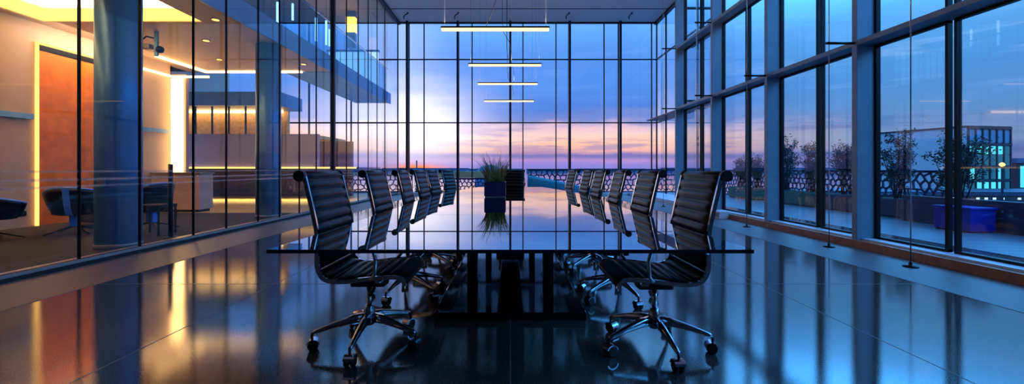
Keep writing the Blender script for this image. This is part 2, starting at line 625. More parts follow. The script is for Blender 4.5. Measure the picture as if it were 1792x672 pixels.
# ------------------------------------------------------------------ right-hand finned facade
for i, y in enumerate(FINS):
    n += 1
    struct(MB().bbox(XR, XG + 0.05, y - 0.045, y + 0.045, 0, ZC, 0.005), 'trim_%d' % n, 'fin',
           'deep upright steel fin of the right facade, %s counting from the front' % ordn[i], 'facade fin')
for i, z in enumerate(BEAMS):
    for j, (a, b) in enumerate(zip([YN] + FINS[:-1], FINS)):
        n += 1
        struct(MB().bbox(XR + 0.004, XG + 0.05, a + 0.045, b - 0.045, z - 0.035, z + 0.035, 0.005), 'trim_%d' % n, 'fin',
               '%s flat steel beam of the right facade in bay %s from the front' % (('lower', 'upper')[i], ordn[j]), 'facade beam')
rows = [(0.13, 2.78, 'bottom'), (2.86, 4.51, 'middle'), (4.59, ZC, 'top')]
for j, (a, b) in enumerate(zip([YN] + FINS[:-1], FINS)):
    mid = (a + b) / 2
    for z0, z1, rn in rows:
        for (p, q, side) in ((a + 0.045, mid - 0.05, 'near'), (mid + 0.02, b - 0.045, 'far')):
            window(XG, XG, p, q, [z0, z1], 'facade_glass', '%s row glazing, %s half of the %s bay of finned facade' % (rn, side, ordn[j]), 0.03, axis='y')
n += 1
struct(MB().bbox(XG - 0.2, XG + 0.06, YN, YE, 0.0, 0.13), 'trim_%d' % n, 'sill', 'pale sill along the foot of the finned windows', 'sill')
sk = MB().bbox(XR - 0.012, XR + 0.03, YN, YE, 0.0, 0.105, 0.004)
struct(sk, 'baseboard_right', 'skirting_wood', 'warm wood baseboard along the finned windows', 'baseboard')
# wide bay behind the end of the facade
window(XG, XW, YE + 0.05, YE + 0.05, [0.06, 3.06, 5.76, ZC], 'facade_glass', 'short glazed return where the room widens at the back', 0.03)
ys = [YE + 0.1, 14.3, 15.9, 17.2, YB]
for i, (a, b) in enumerate(zip(ys[:-1], ys[1:])):
    window(XW, XW, a, b, [0.06, 3.06, 5.76, ZC], 'facade_glass', 'glazed side of the wide back bay, %s panel from its front' % ordn[i], 0.025, axis='y')
n += 1
struct(MB().bbox(XG, XW - 0.03, YE + 0.1, YB - 0.2, 0.0, 0.1), 'trim_%d' % n, 'sill', 'low pale ledge filling the foot of the wide back bay', 'sill')
n += 1
struct(MB().bbox(5.5, XW - 0.03, YE + 0.1, 17.3, 3.02, 3.06), 'trim_%d' % n, 'post_metal', 'thin dark ledge in the wide back bay at lower transom height', 'ledge')
n += 1
struct(MB().bbox(5.8, XW - 0.03, YE + 0.1, 14.6, 5.2, 5.23), 'trim_%d' % n, 'post_metal', 'thin dark ledge in the wide back bay at upper transom height', 'ledge')

# ------------------------------------------------------------------ lobby glass (left)
LG = [YN, 0.2, 2.0, 3.1, 4.0, 4.77, 5.55, 6.49, 7.24, 8.16, 8.91, 9.75, 10.6, 11.6]
while LG[-1] < YB - 1.2:
    LG.append(LG[-1] + 0.96)
LG[-1] = YB
for i, (a, b) in enumerate(zip(LG[:-1], LG[1:])):
    window(XL, XL, a, b, [0.075, ZC], 'lobby_glass', 'frameless glass panel between boardroom and lobby, %s from the front' % ordn[i], 0.0075, axis='y', depth=0.03)
n += 1
struct(MB().bbox(XL - 0.06, XL + 0.05, 11.55, 11.66, 0, ZC, 0.005), 'trim_%d' % n, 'post_metal', 'black upright post in the lobby glass beyond the second round column', 'facade post')
struct(MB().box(XL - 0.035, XL + 0.03, YN, YB, 0.045, 0.078).box(XL - 0.03, XL + 0.015, YN, YB, 0.0, 0.045), 'baseboard_left', 'kerb', 'pale metal base channel under the lobby glass', 'baseboard')
n += 1
struct(MB().box(XL + 0.016, XL + 0.028, YN, YB, 0.002, 0.045), 'trim_%d' % n, 'dark_joint', 'dark recess under the lobby glass channel', 'recess')
n += 1
struct(MB().box(-5.15, XL - 0.036, YN, YB, 0.0, 0.03), 'trim_%d' % n, 'kerb', 'pale stone strip on the lobby side of the glass', 'floor border')

# ------------------------------------------------------------------ lobby shell
LX = -9.05
struct(MB().box(-15, XL - 0.35, YN, 10.6, -0.12, 0.0), 'floor_lobby', 'carpet', 'dark carpet floor of the lobby', 'floor')
struct(MB().box(-15, XL - 0.35, 10.6, YB, -0.12, 0.0), 'floor_gallery', 'lobby_stone', 'pale stone floor at the far end of the lobby', 'floor')
struct(MB().box(LX - 0.2, LX, YN, 11.4, 0, 3.88), 'wall_lobby', 'cream_panel', 'cream panelled wall along the lobby', 'wall')
for i, y in enumerate((2.0, 3.8, 5.6, 7.2, 10.3)):
    n += 1
    struct(MB().box(LX - 0.01, LX + 0.006, y - 0.008, y + 0.008, 0, 3.88), 'trim_%d' % n, 'border_stone', 'fine upright joint in the cream lobby wall, %s from the front' % ordn[i], 'wall joint')
n += 1
struct(MB().box(LX, LX + 0.05, YN, 8.1, 2.02, 2.12), 'trim_%d' % n, 'fascia_blue', 'blue grey rail along the cream wall left of the wood panel', 'wall rail')
n += 1
struct(MB().box(LX, LX + 0.05, 10.0, 11.3, 2.02, 2.12), 'trim_%d' % n, 'fascia_blue', 'blue grey rail along the cream wall beside the lit upright', 'wall rail')
# ceiling with the lit recess
RX0, RX1, RY0, RY1 = -8.85, -5.85, 1.0, 8.15
c = MB()
c.box(LX - 0.2, RX0, YN, 12.3, 3.88, 4.28).box(RX1, -5.15, YN, 12.3, 3.88, 4.28).box(RX0, RX1, YN, RY0, 3.88, 4.28).box(RX0, RX1, RY1, 12.3, 3.88, 4.28).box(RX0, RX1, RY0, RY1, 4.16, 4.28)
struct(c, 'ceiling_lobby', 'lobby_ceiling', 'warm cream ceiling of the lobby with a rectangular recess', 'ceiling')
n += 1
struct(MB().box(-5.15, -5.1, YN, YB, 3.86, 4.3).box(-9.25, -5.1, 12.3, 12.36, 3.86, 4.3), 'trim_%d' % n, 'fascia_blue', 'blue fascia along the edge of the upper walkway', 'fascia')
struct(MB().box(-6.6, -5.15, 12.36, YB, 3.9, 4.28), 'floor_walkway', 'fascia_blue', 'slab of the upper walkway running to the back glass', 'floor')
cl = empty('cove_light', (-7.35, RY1, 3.9))
tag(cl, 'glowing yellow light band lining the recess of the lobby ceiling', 'light')
for nm, b in (('light_band', (RX0, RX1, RY1 - 0.02, RY1, 3.9, 4.12)), ('light_band', (RX0, RX0 + 0.02, RY0, RY1 - 0.02, 3.9, 4.12)), ('light_band', (RX1 - 0.02, RX1, RY0, RY1 - 0.02, 3.9, 4.12))):
    ox, oy, oz = cl.location
    MB().box(b[0] - ox, b[1] - ox, b[2] - oy, b[3] - oy, b[4] - oz, b[5] - oz).build(nm, 'cove_yellow', cl)
for nm, sx, sy, lx, ly in (('cove_lamp', 0.08, 6.6, RX0 + 0.2, 4.6), ('cove_lamp', 0.08, 6.6, RX1 - 0.2, 4.6), ('cove_lamp', 2.6, 0.08, -7.35, RY1 - 0.2)):
    ld = bpy.data.lights.new(nm, 'AREA')
    ld.shape = 'RECTANGLE'
    ld.size, ld.size_y = sx, sy
    ld.energy = 70
    ld.color = (1.0, 0.66, 0.32)
    lo_ = bpy.data.objects.new(nm, ld)
    COL.objects.link(lo_)
    lo_.parent = cl
    lo_.location = (lx + 7.35, ly - RY1, 0.02)
    lo_.rotation_euler = (PI, 0, 0)
# upper level
struct(MB().box(-12.2, -12.0, YN, YB, 3.88, ZC), 'wall_upper', 'lobby_ceiling', 'pale back wall of the upper level', 'wall')
struct(MB().box(-12.2, XL - 0.1, YN, YB, ZC, ZC + 0.2), 'ceiling_upper', 'lobby_ceiling', 'warm ceiling above the upper level', 'ceiling')
struct(MB().box(-12.2, -9.25, YN, 12.3, 3.88, 4.28), 'floor_upper', 'carpet', 'floor of the upper level behind the recess', 'floor')
# far end of the lobby
gx = [-14.0, -12.2, -10.4, -8.6, -6.8, -4.8]
for i, (a, b) in enumerate(zip(gx[:-1], gx[1:])):
    window(a + (0.0 if i else 0), b, YB + 0.02, YB + 0.02, [0.06, 3.06, 5.76, ZC], 'facade_glass', 'glazed end bay of the lobby, %s from its far corner' % ordn[i], 0.03)
struct(MB().box(-15, -14.8, YN, YB, 0, ZC), 'wall_left', 'lilac_panel', 'lilac end wall of the lobby atrium', 'wall')
# gallery across the far end
struct(MB().box(-14.8, -7.0, 15.6, 15.75, 1.1, 2.36), 'wall_gallery', 'lilac_panel', 'lilac solid balustrade of the far gallery', 'wall')
struct(MB().box(-14.8, -7.0, 15.75, YB - 0.1, 2.2, 2.32), 'floor_balcony', 'lobby_stone', 'floor slab of the far gallery', 'floor')
struct(MB().box(-14.8, -8.9, 17.2, 17.3, 2.32, 3.4), 'wall_gallery_back', 'tan_timber', 'warm timber back wall of the lit gallery', 'wall')
struct(MB().box(-14.8, -8.4, 15.6, 17.3, 3.4, 3.9), 'ceiling_gallery', 'fascia_blue', 'blue soffit over the lit gallery', 'ceiling')
struct(MB().box(-14.8, -6.4, 17.3, 17.5, 0.0, 2.2), 'wall_undercroft', 'border_stone', 'grey wall under the far gallery', 'wall')
gl = tag(MB().box(-14.5, -9.0, 16.9, 17.0, 3.3, 3.385).build('gallery_light', 'warm_strip'), 'warm light line under the soffit of the far gallery', 'light')
fl = tag(MB().box(-12.5, -5.6, 15.45, 15.6, 1.1, 1.16).build('floor_wash_light', 'warm_soft'), 'warm light line under the far gallery washing the stone floor', 'light')
ld = bpy.data.lights.new('wash_lamp', 'AREA')
ld.shape = 'RECTANGLE'
ld.size, ld.size_y = 6.6, 0.12
ld.spread = R(95)
ld.energy = 110
ld.color = (1.0, 0.7, 0.28)
lo_ = bpy.data.objects.new('wash_lamp', ld)
COL.objects.link(lo_)
lo_.parent = fl
lo_.location = (-9.05, 15.4, 1.09)
lo_.rotation_euler = (R(-25), 0, 0)
for i in range(7):
    x = -12.9 + i * 0.62
    tag(MB().bbox(x - 0.025, x + 0.025, 15.85, 15.9, 2.32, 3.4, 0.004).build('gallery_post', 'office_frame'),
        'thin dark post of the lit gallery, %s from its left end' % ordn[i], 'post', 'posts of the lit gallery')


# ------------------------------------------------------------------ lobby lights and columns
pl = empty('portal_light', (LX, 11.45, 0))
tag(pl, 'tall glowing upright with warm arms at the end of the cream wall', 'light')
MB().box(0.0, 0.3, -0.03, 0.03, 0.02, 3.5).build('light_panel', 'warm_strip', pl)
MB().box(0.02, 0.07, -1.25, -0.03, 3.52, 3.57).build('light_arm', 'warm_strip', pl)
MB().box(0.02, 1.0, -0.03, 0.02, 3.52, 3.57).build('light_arm', 'warm_strip', pl)
MB().box(-0.04, 0.36, 0.035, 0.14, 0.0, 3.62).build('casing', 'cream_panel', pl)
cs = empty('ceiling_strip_light', (-8.7, 12.2, 3.86))
tag(cs, 'bent warm light line along the far edge of the lobby ceiling', 'light')
MB().box(-0.02, 0.06, -1.7, 0.0, -0.03, 0.02).build('light_strip', 'warm_strip', cs)
MB().box(-0.02, 2.75, 0.0, 0.07, -0.03, 0.02).build('light_strip', 'warm_strip', cs)
for i, y in enumerate((5.97, 9.66)):
    cr = empty('round_column', (-5.45, y, 0))
    tag(cr, ('thick round metal column nearest the viewer behind the lobby glass', 'slimmer looking round metal column farther along the lobby glass')[i], 'column', 'round lobby columns')
    MB().lathe([(0.255, 0.0), (0.255, 3.87)], 48).build('shaft', 'column_metal', cr)
    MB().lathe([(0.262, 0.0), (0.262, 0.06), (0.256, 0.065)], 48).build('base_ring', 'grey_metal', cr)
    if i == 0:
        s = MB().bbox(-0.05, 0.05, -0.275, -0.25, 0.86, 0.96, 0.004).build('switch_plate', 'grey_metal', cr)
        tag(s, 'small square metal switch plate')
dp = empty('wood_door_panel', (LX, 8.9, 0))
tag(dp, 'tall orange wood panel door with yellow edge in the cream wall', 'door')
MB().bbox(0.012, 0.045, -0.72, 1.2, 0.0, 3.42, 0.004).build('leaf', 'orange_wood', dp)
MB().box(0.012, 0.06, -0.755, -0.72, 0.0, 3.5).box(0.012, 0.06, -0.72, 1.2, 3.46, 3.5).build('edge_trim', 'warm_soft', dp)
MB().box(0.012, 0.06, -0.72, 1.2, 3.36, 3.46).build('track', 'black_metal', dp)
ld = bpy.data.lights.new('track_lamp', 'AREA')
ld.shape = 'RECTANGLE'
ld.size, ld.size_y = 0.06, 1.9
ld.energy = 26
ld.color = (1.0, 0.7, 0.38)
lo_ = bpy.data.objects.new('track_lamp', ld)
COL.objects.link(lo_)
lo_.parent = dp
lo_.location = (0.55, 0.25, 3.8)
lo_.rotation_euler = (0, R(35), 0)
co = empty('reception_counter', (-8.35, 11.0, 0))
tag(co, 'low cream counter at the end of the cream lobby wall', 'counter')
MB().bbox(-0.66, 0.55, -0.25, 0.25, 0.06, 0.96, 0.01).build('body', 'cream_panel', co)
MB().bbox(-0.68, 0.58, -0.28, 0.28, 0.96, 1.0, 0.006).build('worktop', 'grey_metal', co)
MB().box(-0.62, 0.5, -0.2, 0.2, 0.0, 0.06).build('plinth', 'black_metal', co)
sp = empty('reflection_post', (-5.35, 6.75, 0))  # solid upright modelled in place of a dark reflection in the glass
tag(sp, 'slim dark upright standing in for a reflection in the lobby glass', 'post')
MB().tube([(0, 0, 0.012), (0, 0, 1.16)], 0.032, 14).build('pole', 'post_metal', sp)
MB().lathe([(0.1, 0.0), (0.1, 0.012), (0.03, 0.02)], 24).build('base', 'black_metal', sp)
cv = empty('ceiling_camera_pair', (-7.2, 8.72, 3.88))
tag(cv, 'pair of security cameras on a stem under the lobby ceiling', 'camera')
MB().bbox(-0.035, 0.035, -0.02, 0.02, -0.5, 0.0, 0.004).build('stem', 'column_metal', cv)
MB().bbox(-0.52, -0.34, -0.06, 0.06, -0.28, -0.17, 0.012).build('camera_housing', 'grey_metal', cv)
MB().bbox(-0.25, -0.1, -0.06, 0.06, -0.36, -0.26, 0.012).build('camera_housing', 'grey_metal', cv)
MB().tube([(-0.34, 0, -0.2), (-0.2, 0, -0.1), (-0.03, 0, -0.14)], 0.016, 8).build('bracket', 'black_metal', cv)
MB().lathe([(0.02, -0.44), (0.06, -0.42), (0.075, -0.37), (0.06, -0.32), (0.03, -0.3)], 20, (0.07, 0.0)).build('dome', 'black_metal', cv)


def lounge_chair(name, loc, rz, label, w=0.42, h=0.44, strap=True):
    root = empty(name, loc, rz)
    tag(root, label, 'lounge chair', 'low lounge chairs in the lobby')
    # bucket shell: seat pan turning up into a wrapped back, facing +y
    vs_, fs_ = [], []
    NU, NV = 21, 12
    rim = []
    for i in range(NU):
        a = (i / (NU - 1) - 0.5) * R(230)
        for j in range(NV):
            t_ = j / (NV - 1)
            rr = (0.55 + 0.45 * t_ ** 0.6)
            x = w * rr * math.sin(a)
            y = -w * 0.95 * rr * math.cos(a) + 0.06
            side = 0.5 + 0.5 * math.cos(a)
            z = 0.33 + h * (0.42 + 0.58 * side) * t_ ** 1.5
            vs_.append((x, y, z))
            if j == NV - 1:
                rim.append((x, y, z))
    for i in range(NU - 1):
        for j in range(NV - 1):
            fs_.append((i * NV + j, i * NV + j + 1, (i + 1) * NV + j + 1, (i + 1) * NV + j))
    b = len(vs_)
    vs_.append((0, 0.05, 0.32))
    for i in range(NU - 1):
        fs_.append((b, i * NV, (i + 1) * NV))
    m = MB().add(vs_, fs_, True)
    sh = m.build('shell', 'lounge_black', root)
    so = sh.modifiers.new('thick', 'SOLIDIFY')
    so.thickness = 0.025
    MB().tube(rim, 0.02, 8).build('piping', 'lounge_blue', root)
    MB().bbox(-w * 0.62, w * 0.62, -w * 0.5, w * 0.75, 0.33, 0.43, 0.03).build('cushion', 'lounge_black', root)
    if strap:
        pts = []
        for j in range(9):
            t_ = j / 8
            rr = 0.55 + 0.45 * t_ ** 0.6
            pts.append((0, -w * 0.95 * rr + 0.06 - 0.03, 0.31 + (h + 0.01) * t_ ** 1.5))
        q = MB()
        for a_, b_ in zip(pts[:-1], pts[1:]):
            k = len(q.v)
            q.add([(-0.04, a_[1], a_[2]), (0.04, a_[1], a_[2]), (0.04, b_[1], b_[2]), (-0.04, b_[1], b_[2]),
                   (-0.04, a_[1] - 0.012, a_[2]), (0.04, a_[1] - 0.012, a_[2]), (0.04, b_[1] - 0.012, b_[2]), (-0.04, b_[1] - 0.012, b_[2])],
                  [(0, 3, 2, 1), (4, 5, 6, 7), (0, 4, 7, 3), (1, 2, 6, 5), (0, 1, 5, 4), (3, 7, 6, 2)])
        q.build('strap', 'lounge_blue', root)
    MB().bbox(-0.05, 0.05, -0.1, 0.05, 0.12, 0.33, 0.008).build('pedestal', 'lounge_blue', root)
    for k in range(4):
        a = PI / 4 + k * PI / 2
        MB().tube([(0, -0.02, 0.13), (0.18 * math.cos(a), 0.18 * math.sin(a) - 0.02, 0.08), (0.4 * math.cos(a), 0.4 * math.sin(a) - 0.02, 0.012)], [0.02, 0.014, 0.011], 8).build('leg', 'black_metal', root)
    return root


lounge_chair('lounge_chair', (-7.35, 7.25, 0), R(25), 'black lounge chair with blue edging and strap, in front of the wood panel', 0.39)
lounge_chair('lounge_chair', (-7.95, 6.55, 0), R(-15), 'black lounge chair with rounded blue rim cut by the picture edge', 0.4, 0.38, True)
lounge_chair('lounge_chair', (-6.5, 7.75, 0), R(80), 'black lounge chair half hidden behind the thick round column', 0.38, 0.5, False)
ac = empty('wing_armchair', (-7.75, 8.25, 0), R(160))
tag(ac, 'large black high backed armchair behind the blue edged lounge chair', 'armchair')
MB().bbox(-0.4, 0.4, -0.3, 0.4, 0.1, 0.4, 0.04).build('seat', 'lounge_black', ac)
q = MB()
q.add([(-0.42, -0.32, 0.1), (0.42, -0.32, 0.1), (0.42, -0.16, 0.1), (-0.42, -0.16, 0.1), (-0.34, -0.44, 0.78), (0.22, -0.44, 0.84), (0.22, -0.3, 0.84), (-0.34, -0.3, 0.78)],
      [(0, 3, 2, 1), (4, 5, 6, 7), (0, 1, 5, 4), (1, 2, 6, 5), (2, 3, 7, 6), (3, 0, 4, 7)])
q.build('backrest', 'lounge_black', ac)
for s in (-1, 1):
    MB().bbox(s * 0.42 - 0.06, s * 0.42 + 0.06, -0.3, 0.36, 0.08, 0.56, 0.03).build('armrest', 'lounge_black', ac)
for sx in (-0.36, 0.36):
    for sy in (-0.25, 0.33):
        MB().tube([(sx, sy, 0.0), (sx, sy, 0.12)], 0.02, 8).build('leg', 'black_metal', ac)
st = empty('side_table', (-5.9, 7.1, 0), R(6))
tag(st, 'small black side table with thin legs behind the lobby glass', 'table')
MB().bbox(-0.22, 0.22, -0.22, 0.22, 0.44, 0.5, 0.005).build('tabletop', 'black_metal', st)
for sx in (-0.2, 0.2):
    for sy in (-0.2, 0.2):
        MB().box(sx - 0.012, sx + 0.012, sy - 0.012, sy + 0.012, 0, 0.44).build('leg', 'black_metal', st)

DL = sorted([(-6.6, 9.3), (-8.2, 8.7), (-7.4, 10.9), (-8.4, 10.2), (-5.5, 8.0), (-5.5, 11.4)], key=lambda q: q[1])
for i, (x, y) in enumerate(DL):
    dl = empty('downlight', (x + (0.0 if x > -8.9 else 0.06), y, 3.88))
    tag(dl, 'small round recessed warm downlight in the lobby ceiling, %s from the front' % ordn[i], 'downlight', 'lobby downlights')
    MB().lathe([(0.075, -0.012), (0.085, -0.004), (0.085, 0.0)], 20).build('rim', 'grey_metal', dl)
    MB().lathe([(0.06, -0.02), (0.06, -0.0125)], 20).build('lens', 'warm_soft', dl)

# upper walkway
rl = empty('walkway_railing', (-5.2, 9.0, 4.28))
tag(rl, 'glass railing with thin rail along the upper walkway', 'railing')
for i in range(12):
    MB().box(-0.012, 0.0, -6.0 + i * 1.25, -4.78 + i * 1.25, 0.03, 1.02).build('glass_panel', 'rail_glass', rl)
MB().tube([(0, -6.1, 1.05), (0, 9.2, 1.05)], 0.02, 8).build('handrail', 'dark_chrome', rl)
MB().box(-0.03, 0.02, -6.1, 9.2, 0.0, 0.05).build('channel', 'black_metal', rl)
for i, (x, y, z, L_) in enumerate(((-5.9, 11.0, 5.5, 0.5), (-6.3, 11.6, 5.0, 0.6), (-5.8, 12.8, 4.9, 0.7), (-6.6, 13.0, 5.6, 0.5), (-6.1, 14.2, 5.2, 0.8), (-6.5, 15.4, 5.5, 0.6))):
    tl = empty('tube_pendant', (x, y, z))
    tag(tl, 'slim glowing tube pendant over the upper walkway, %s from the front' % ordn[i], 'pendant lamp', 'tube pendants on the upper level')
    MB().tube([(0, 0, 0), (0, 0, L_)], 0.03, 12).build('tube', 'cool_tube', tl)
    MB().tube([(0, 0, L_), (0, 0, ZC - z)], 0.006, 6).build('cord', 'black_metal', tl)
lr = empty('reflection_glow', (-6.36, 17.2, 4.28))  # emissive panel modelled in place of a window reflection in the lobby glass
tag(lr, 'pale blue glowing panel in place of a window reflection, end of the upper walkway', 'reflection panel')
MB().box(-0.95, 1.05, 0.0, 0.06, 0.1, 1.5).build('glow_panel', 'pale_blue_glow', lr)
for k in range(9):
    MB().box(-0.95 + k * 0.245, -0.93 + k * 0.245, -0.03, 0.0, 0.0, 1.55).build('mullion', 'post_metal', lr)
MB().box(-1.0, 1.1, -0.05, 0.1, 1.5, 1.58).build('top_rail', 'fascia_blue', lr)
lp = empty('lit_pillar', (-6.3, 17.0, 4.28))
tag(lp, 'square pillar with a glowing yellow band on the upper level', 'pillar')
MB().box(-0.17, 0.17, -0.1, 0.1, 1.6, 2.2).build('pillar_shaft', 'fascia_blue', lp)
MB().box(-0.18, 0.18, -0.12, 0.1, 2.2, 2.8).build('light_band', 'cove_yellow', lp)
MB().box(-0.17, 0.17, -0.1, 0.1, 2.8, ZC - 4.28).build('pillar_shaft', 'fascia_blue', lp)

# ------------------------------------------------------------------ the glass table
T0, T1, TZ = 1.81, 8.15, 0.74
tb = empty('conference_table', (0, T0, 0))
tag(tb, 'long glass conference table on a glossy black plinth', 'table')


def halfw(y):
    return 1.03 - 0.03 * min(1.0, (y - T0) / 0.55) - (0.4 * ((y - 5.4) / (T1 - 5.4)) ** 1.5 if y > 5.4 else 0.0)


cuts = [T0, 3.19, 4.9, 6.4, T1]
for a, b in zip(cuts[:-1], cuts[1:]):
    a2, b2 = a + (0.004 if a > T0 else 0), b - (0.004 if b < T1 else 0)
    K = 8
    yy = [a2 + (b2 - a2) * k / K for k in range(K + 1)]
    poly = [(halfw(y), y - T0) for y in yy] + [(-halfw(y), y - T0) for y in reversed(yy)]
    pn = MB().prism(poly, TZ - 0.016, TZ).build('glass_top', 'table_glass', tb)
    pn.data.materials.append(M['glass_edge'])
    for p in pn.data.polygons:
        if abs(p.normal.z) < 0.5:
            p.material_index = 1
for y in cuts[1:-1]:
    w = halfw(y)
    MB().box(-w + 0.01, w - 0.01, y - T0 - 0.022, y - T0 + 0.022, TZ - 0.034, TZ - 0.0165).build('support_rail', 'black_metal', tb)
MB().bbox(-0.545, 0.545, 3.06 - T0, 7.1 - T0, 0.0, 0.055, 0.006).build('plinth', 'plinth_gloss', tb)
for y in (3.62, 6.3):
    lg = MB()
    lg.bbox(-0.36, -0.275, y - T0 - 0.05, y - T0 + 0.05, 0.055, TZ - 0.035, 0.004)
    lg.bbox(0.275, 0.36, y - T0 - 0.05, y - T0 + 0.05, 0.055, TZ - 0.035, 0.004)
    lg.bbox(-0.275, 0.275, y - T0 - 0.05, y - T0 + 0.05, TZ - 0.1, TZ - 0.035, 0.004)
    lg.build('portal_leg', 'plinth_gloss', tb)
MB().bbox(-0.12, 0.12, 3.68 - T0, 6.24 - T0, 0.3, 0.7, 0.006).build('spine_box', 'plinth_gloss', tb)

# ------------------------------------------------------------------ chairs
PROF = [(0.285, 0.425), (0.275, 0.455), (0.24, 0.474), (0.15, 0.472), (0.05, 0.462), (-0.05, 0.45), (-0.12, 0.45), (-0.172, 0.468), (-0.2, 0.515),
        (-0.207, 0.575), (-0.203, 0.65), (-0.21, 0.74), (-0.23, 0.84), (-0.251, 0.93), (-0.27, 1.01), (-0.279, 1.045)]


def spline(P, m=10):
    out = []
    for i in range(len(P) - 1):
        p0, p1, p2, p3 = P[max(0, i - 1)], P[i], P[i + 1], P[min(len(P) - 1, i + 2)]
        for k in range(m):
            t_ = k / m
            out.append(tuple(0.5 * (2 * p1[a] + (p2[a] - p0[a]) * t_ + (2 * p0[a] - 5 * p1[a] + 4 * p2[a] - p3[a]) * t_ * t_ + (3 * p1[a] - p0[a] - 3 * p2[a] + p3[a]) * t_ ** 3) for a in (0, 1)))
    out.append(P[-1])
    return out


SP = spline(PROF)


def arcpoints(pts, step):
    """resample a 2-D polyline at an even step; returns point, left normal, arc length"""
    out, acc = [], 0.0
    L = [0.0]
    for a, b in zip(pts[:-1], pts[1:]):
        L.append(L[-1] + math.hypot(b[0] - a[0], b[1] - a[1]))
    nn = int(L[-1] / step)
    j = 0
    for i in range(nn + 1):
        s = L[-1] * i / nn
        while j < len(L) - 2 and L[j + 1] < s:
            j += 1
        t_ = (s - L[j]) / max(1e-9, L[j + 1] - L[j])
        a, b = pts[j], pts[j + 1]
        dx, dz = b[0] - a[0], b[1] - a[1]
        q = math.hypot(dx, dz)
        out.append(((a[0] + dx * t_, a[1] + dz * t_), (dz / q, -dx / q), s))
    return out


def cushion(pts, pitch=0.064, width=0.515):
    """ribbed leather pad along the side profile: rolls across, quilted grooves between"""
    ap = arcpoints(pts, 0.007)
    ny = 9
    m = MB()
    ring = []
    for (x, z), (nx, nz), s in ap:
        bulge = 0.005 + 0.024 * abs(math.sin(PI * s / pitch)) ** 0.6
        row = []
        for k in range(ny):
            u = -1 + 2 * k / (ny - 1)
            edge = 1.0 - abs(u) ** 8 * 0.55
            row.append((x + -nx * bulge * edge, u * width / 2, z - nz * bulge * edge))
        back = []
        for k in range(ny - 1, -1, -1):
            u = -1 + 2 * k / (ny - 1)
            edge = 1.0 - abs(u) ** 8 * 0.55
            bb = bulge * 0.7
            back.append((x + nx * bb * edge, u * width / 2, z + nz * bb * edge))
        ring.append(row + back)
    n_ = ny * 2
    vs_ = [p for r_ in ring for p in r_]
    fs_ = []
    for i in range(len(ring) - 1):
        for k in range(n_):
            fs_.append((i * n_ + k, i * n_ + (k + 1) % n_, (i + 1) * n_ + (k + 1) % n_, (i + 1) * n_ + k))
    fs_.append(tuple(range(n_ - 1, -1, -1)))
    fs_.append(tuple((len(ring) - 1) * n_ + k for k in range(n_)))
    return m.add(vs_, fs_, True)


def rail(y, pts, hw=0.008, t_=0.011):
    m = MB()
    ap = arcpoints(pts, 0.012)
    vs_, fs_ = [], []
    for (x, z), (nx, nz), s in ap:
        vs_ += [(x - nx * t_, y - hw, z - nz * t_), (x - nx * t_, y + hw, z - nz * t_), (x + nx * t_, y + hw, z + nz * t_), (x + nx * t_, y - hw, z + nz * t_)]
    for i in range(len(ap) - 1):
        for k in range(4):
            fs_.append((i * 4 + k, i * 4 + (k + 1) % 4, (i + 1) * 4 + (k + 1) % 4, (i + 1) * 4 + k))
    fs_ += [(3, 2, 1, 0), tuple((len(ap) - 1) * 4 + k for k in range(4))]
    return m.add(vs_, fs_, False)


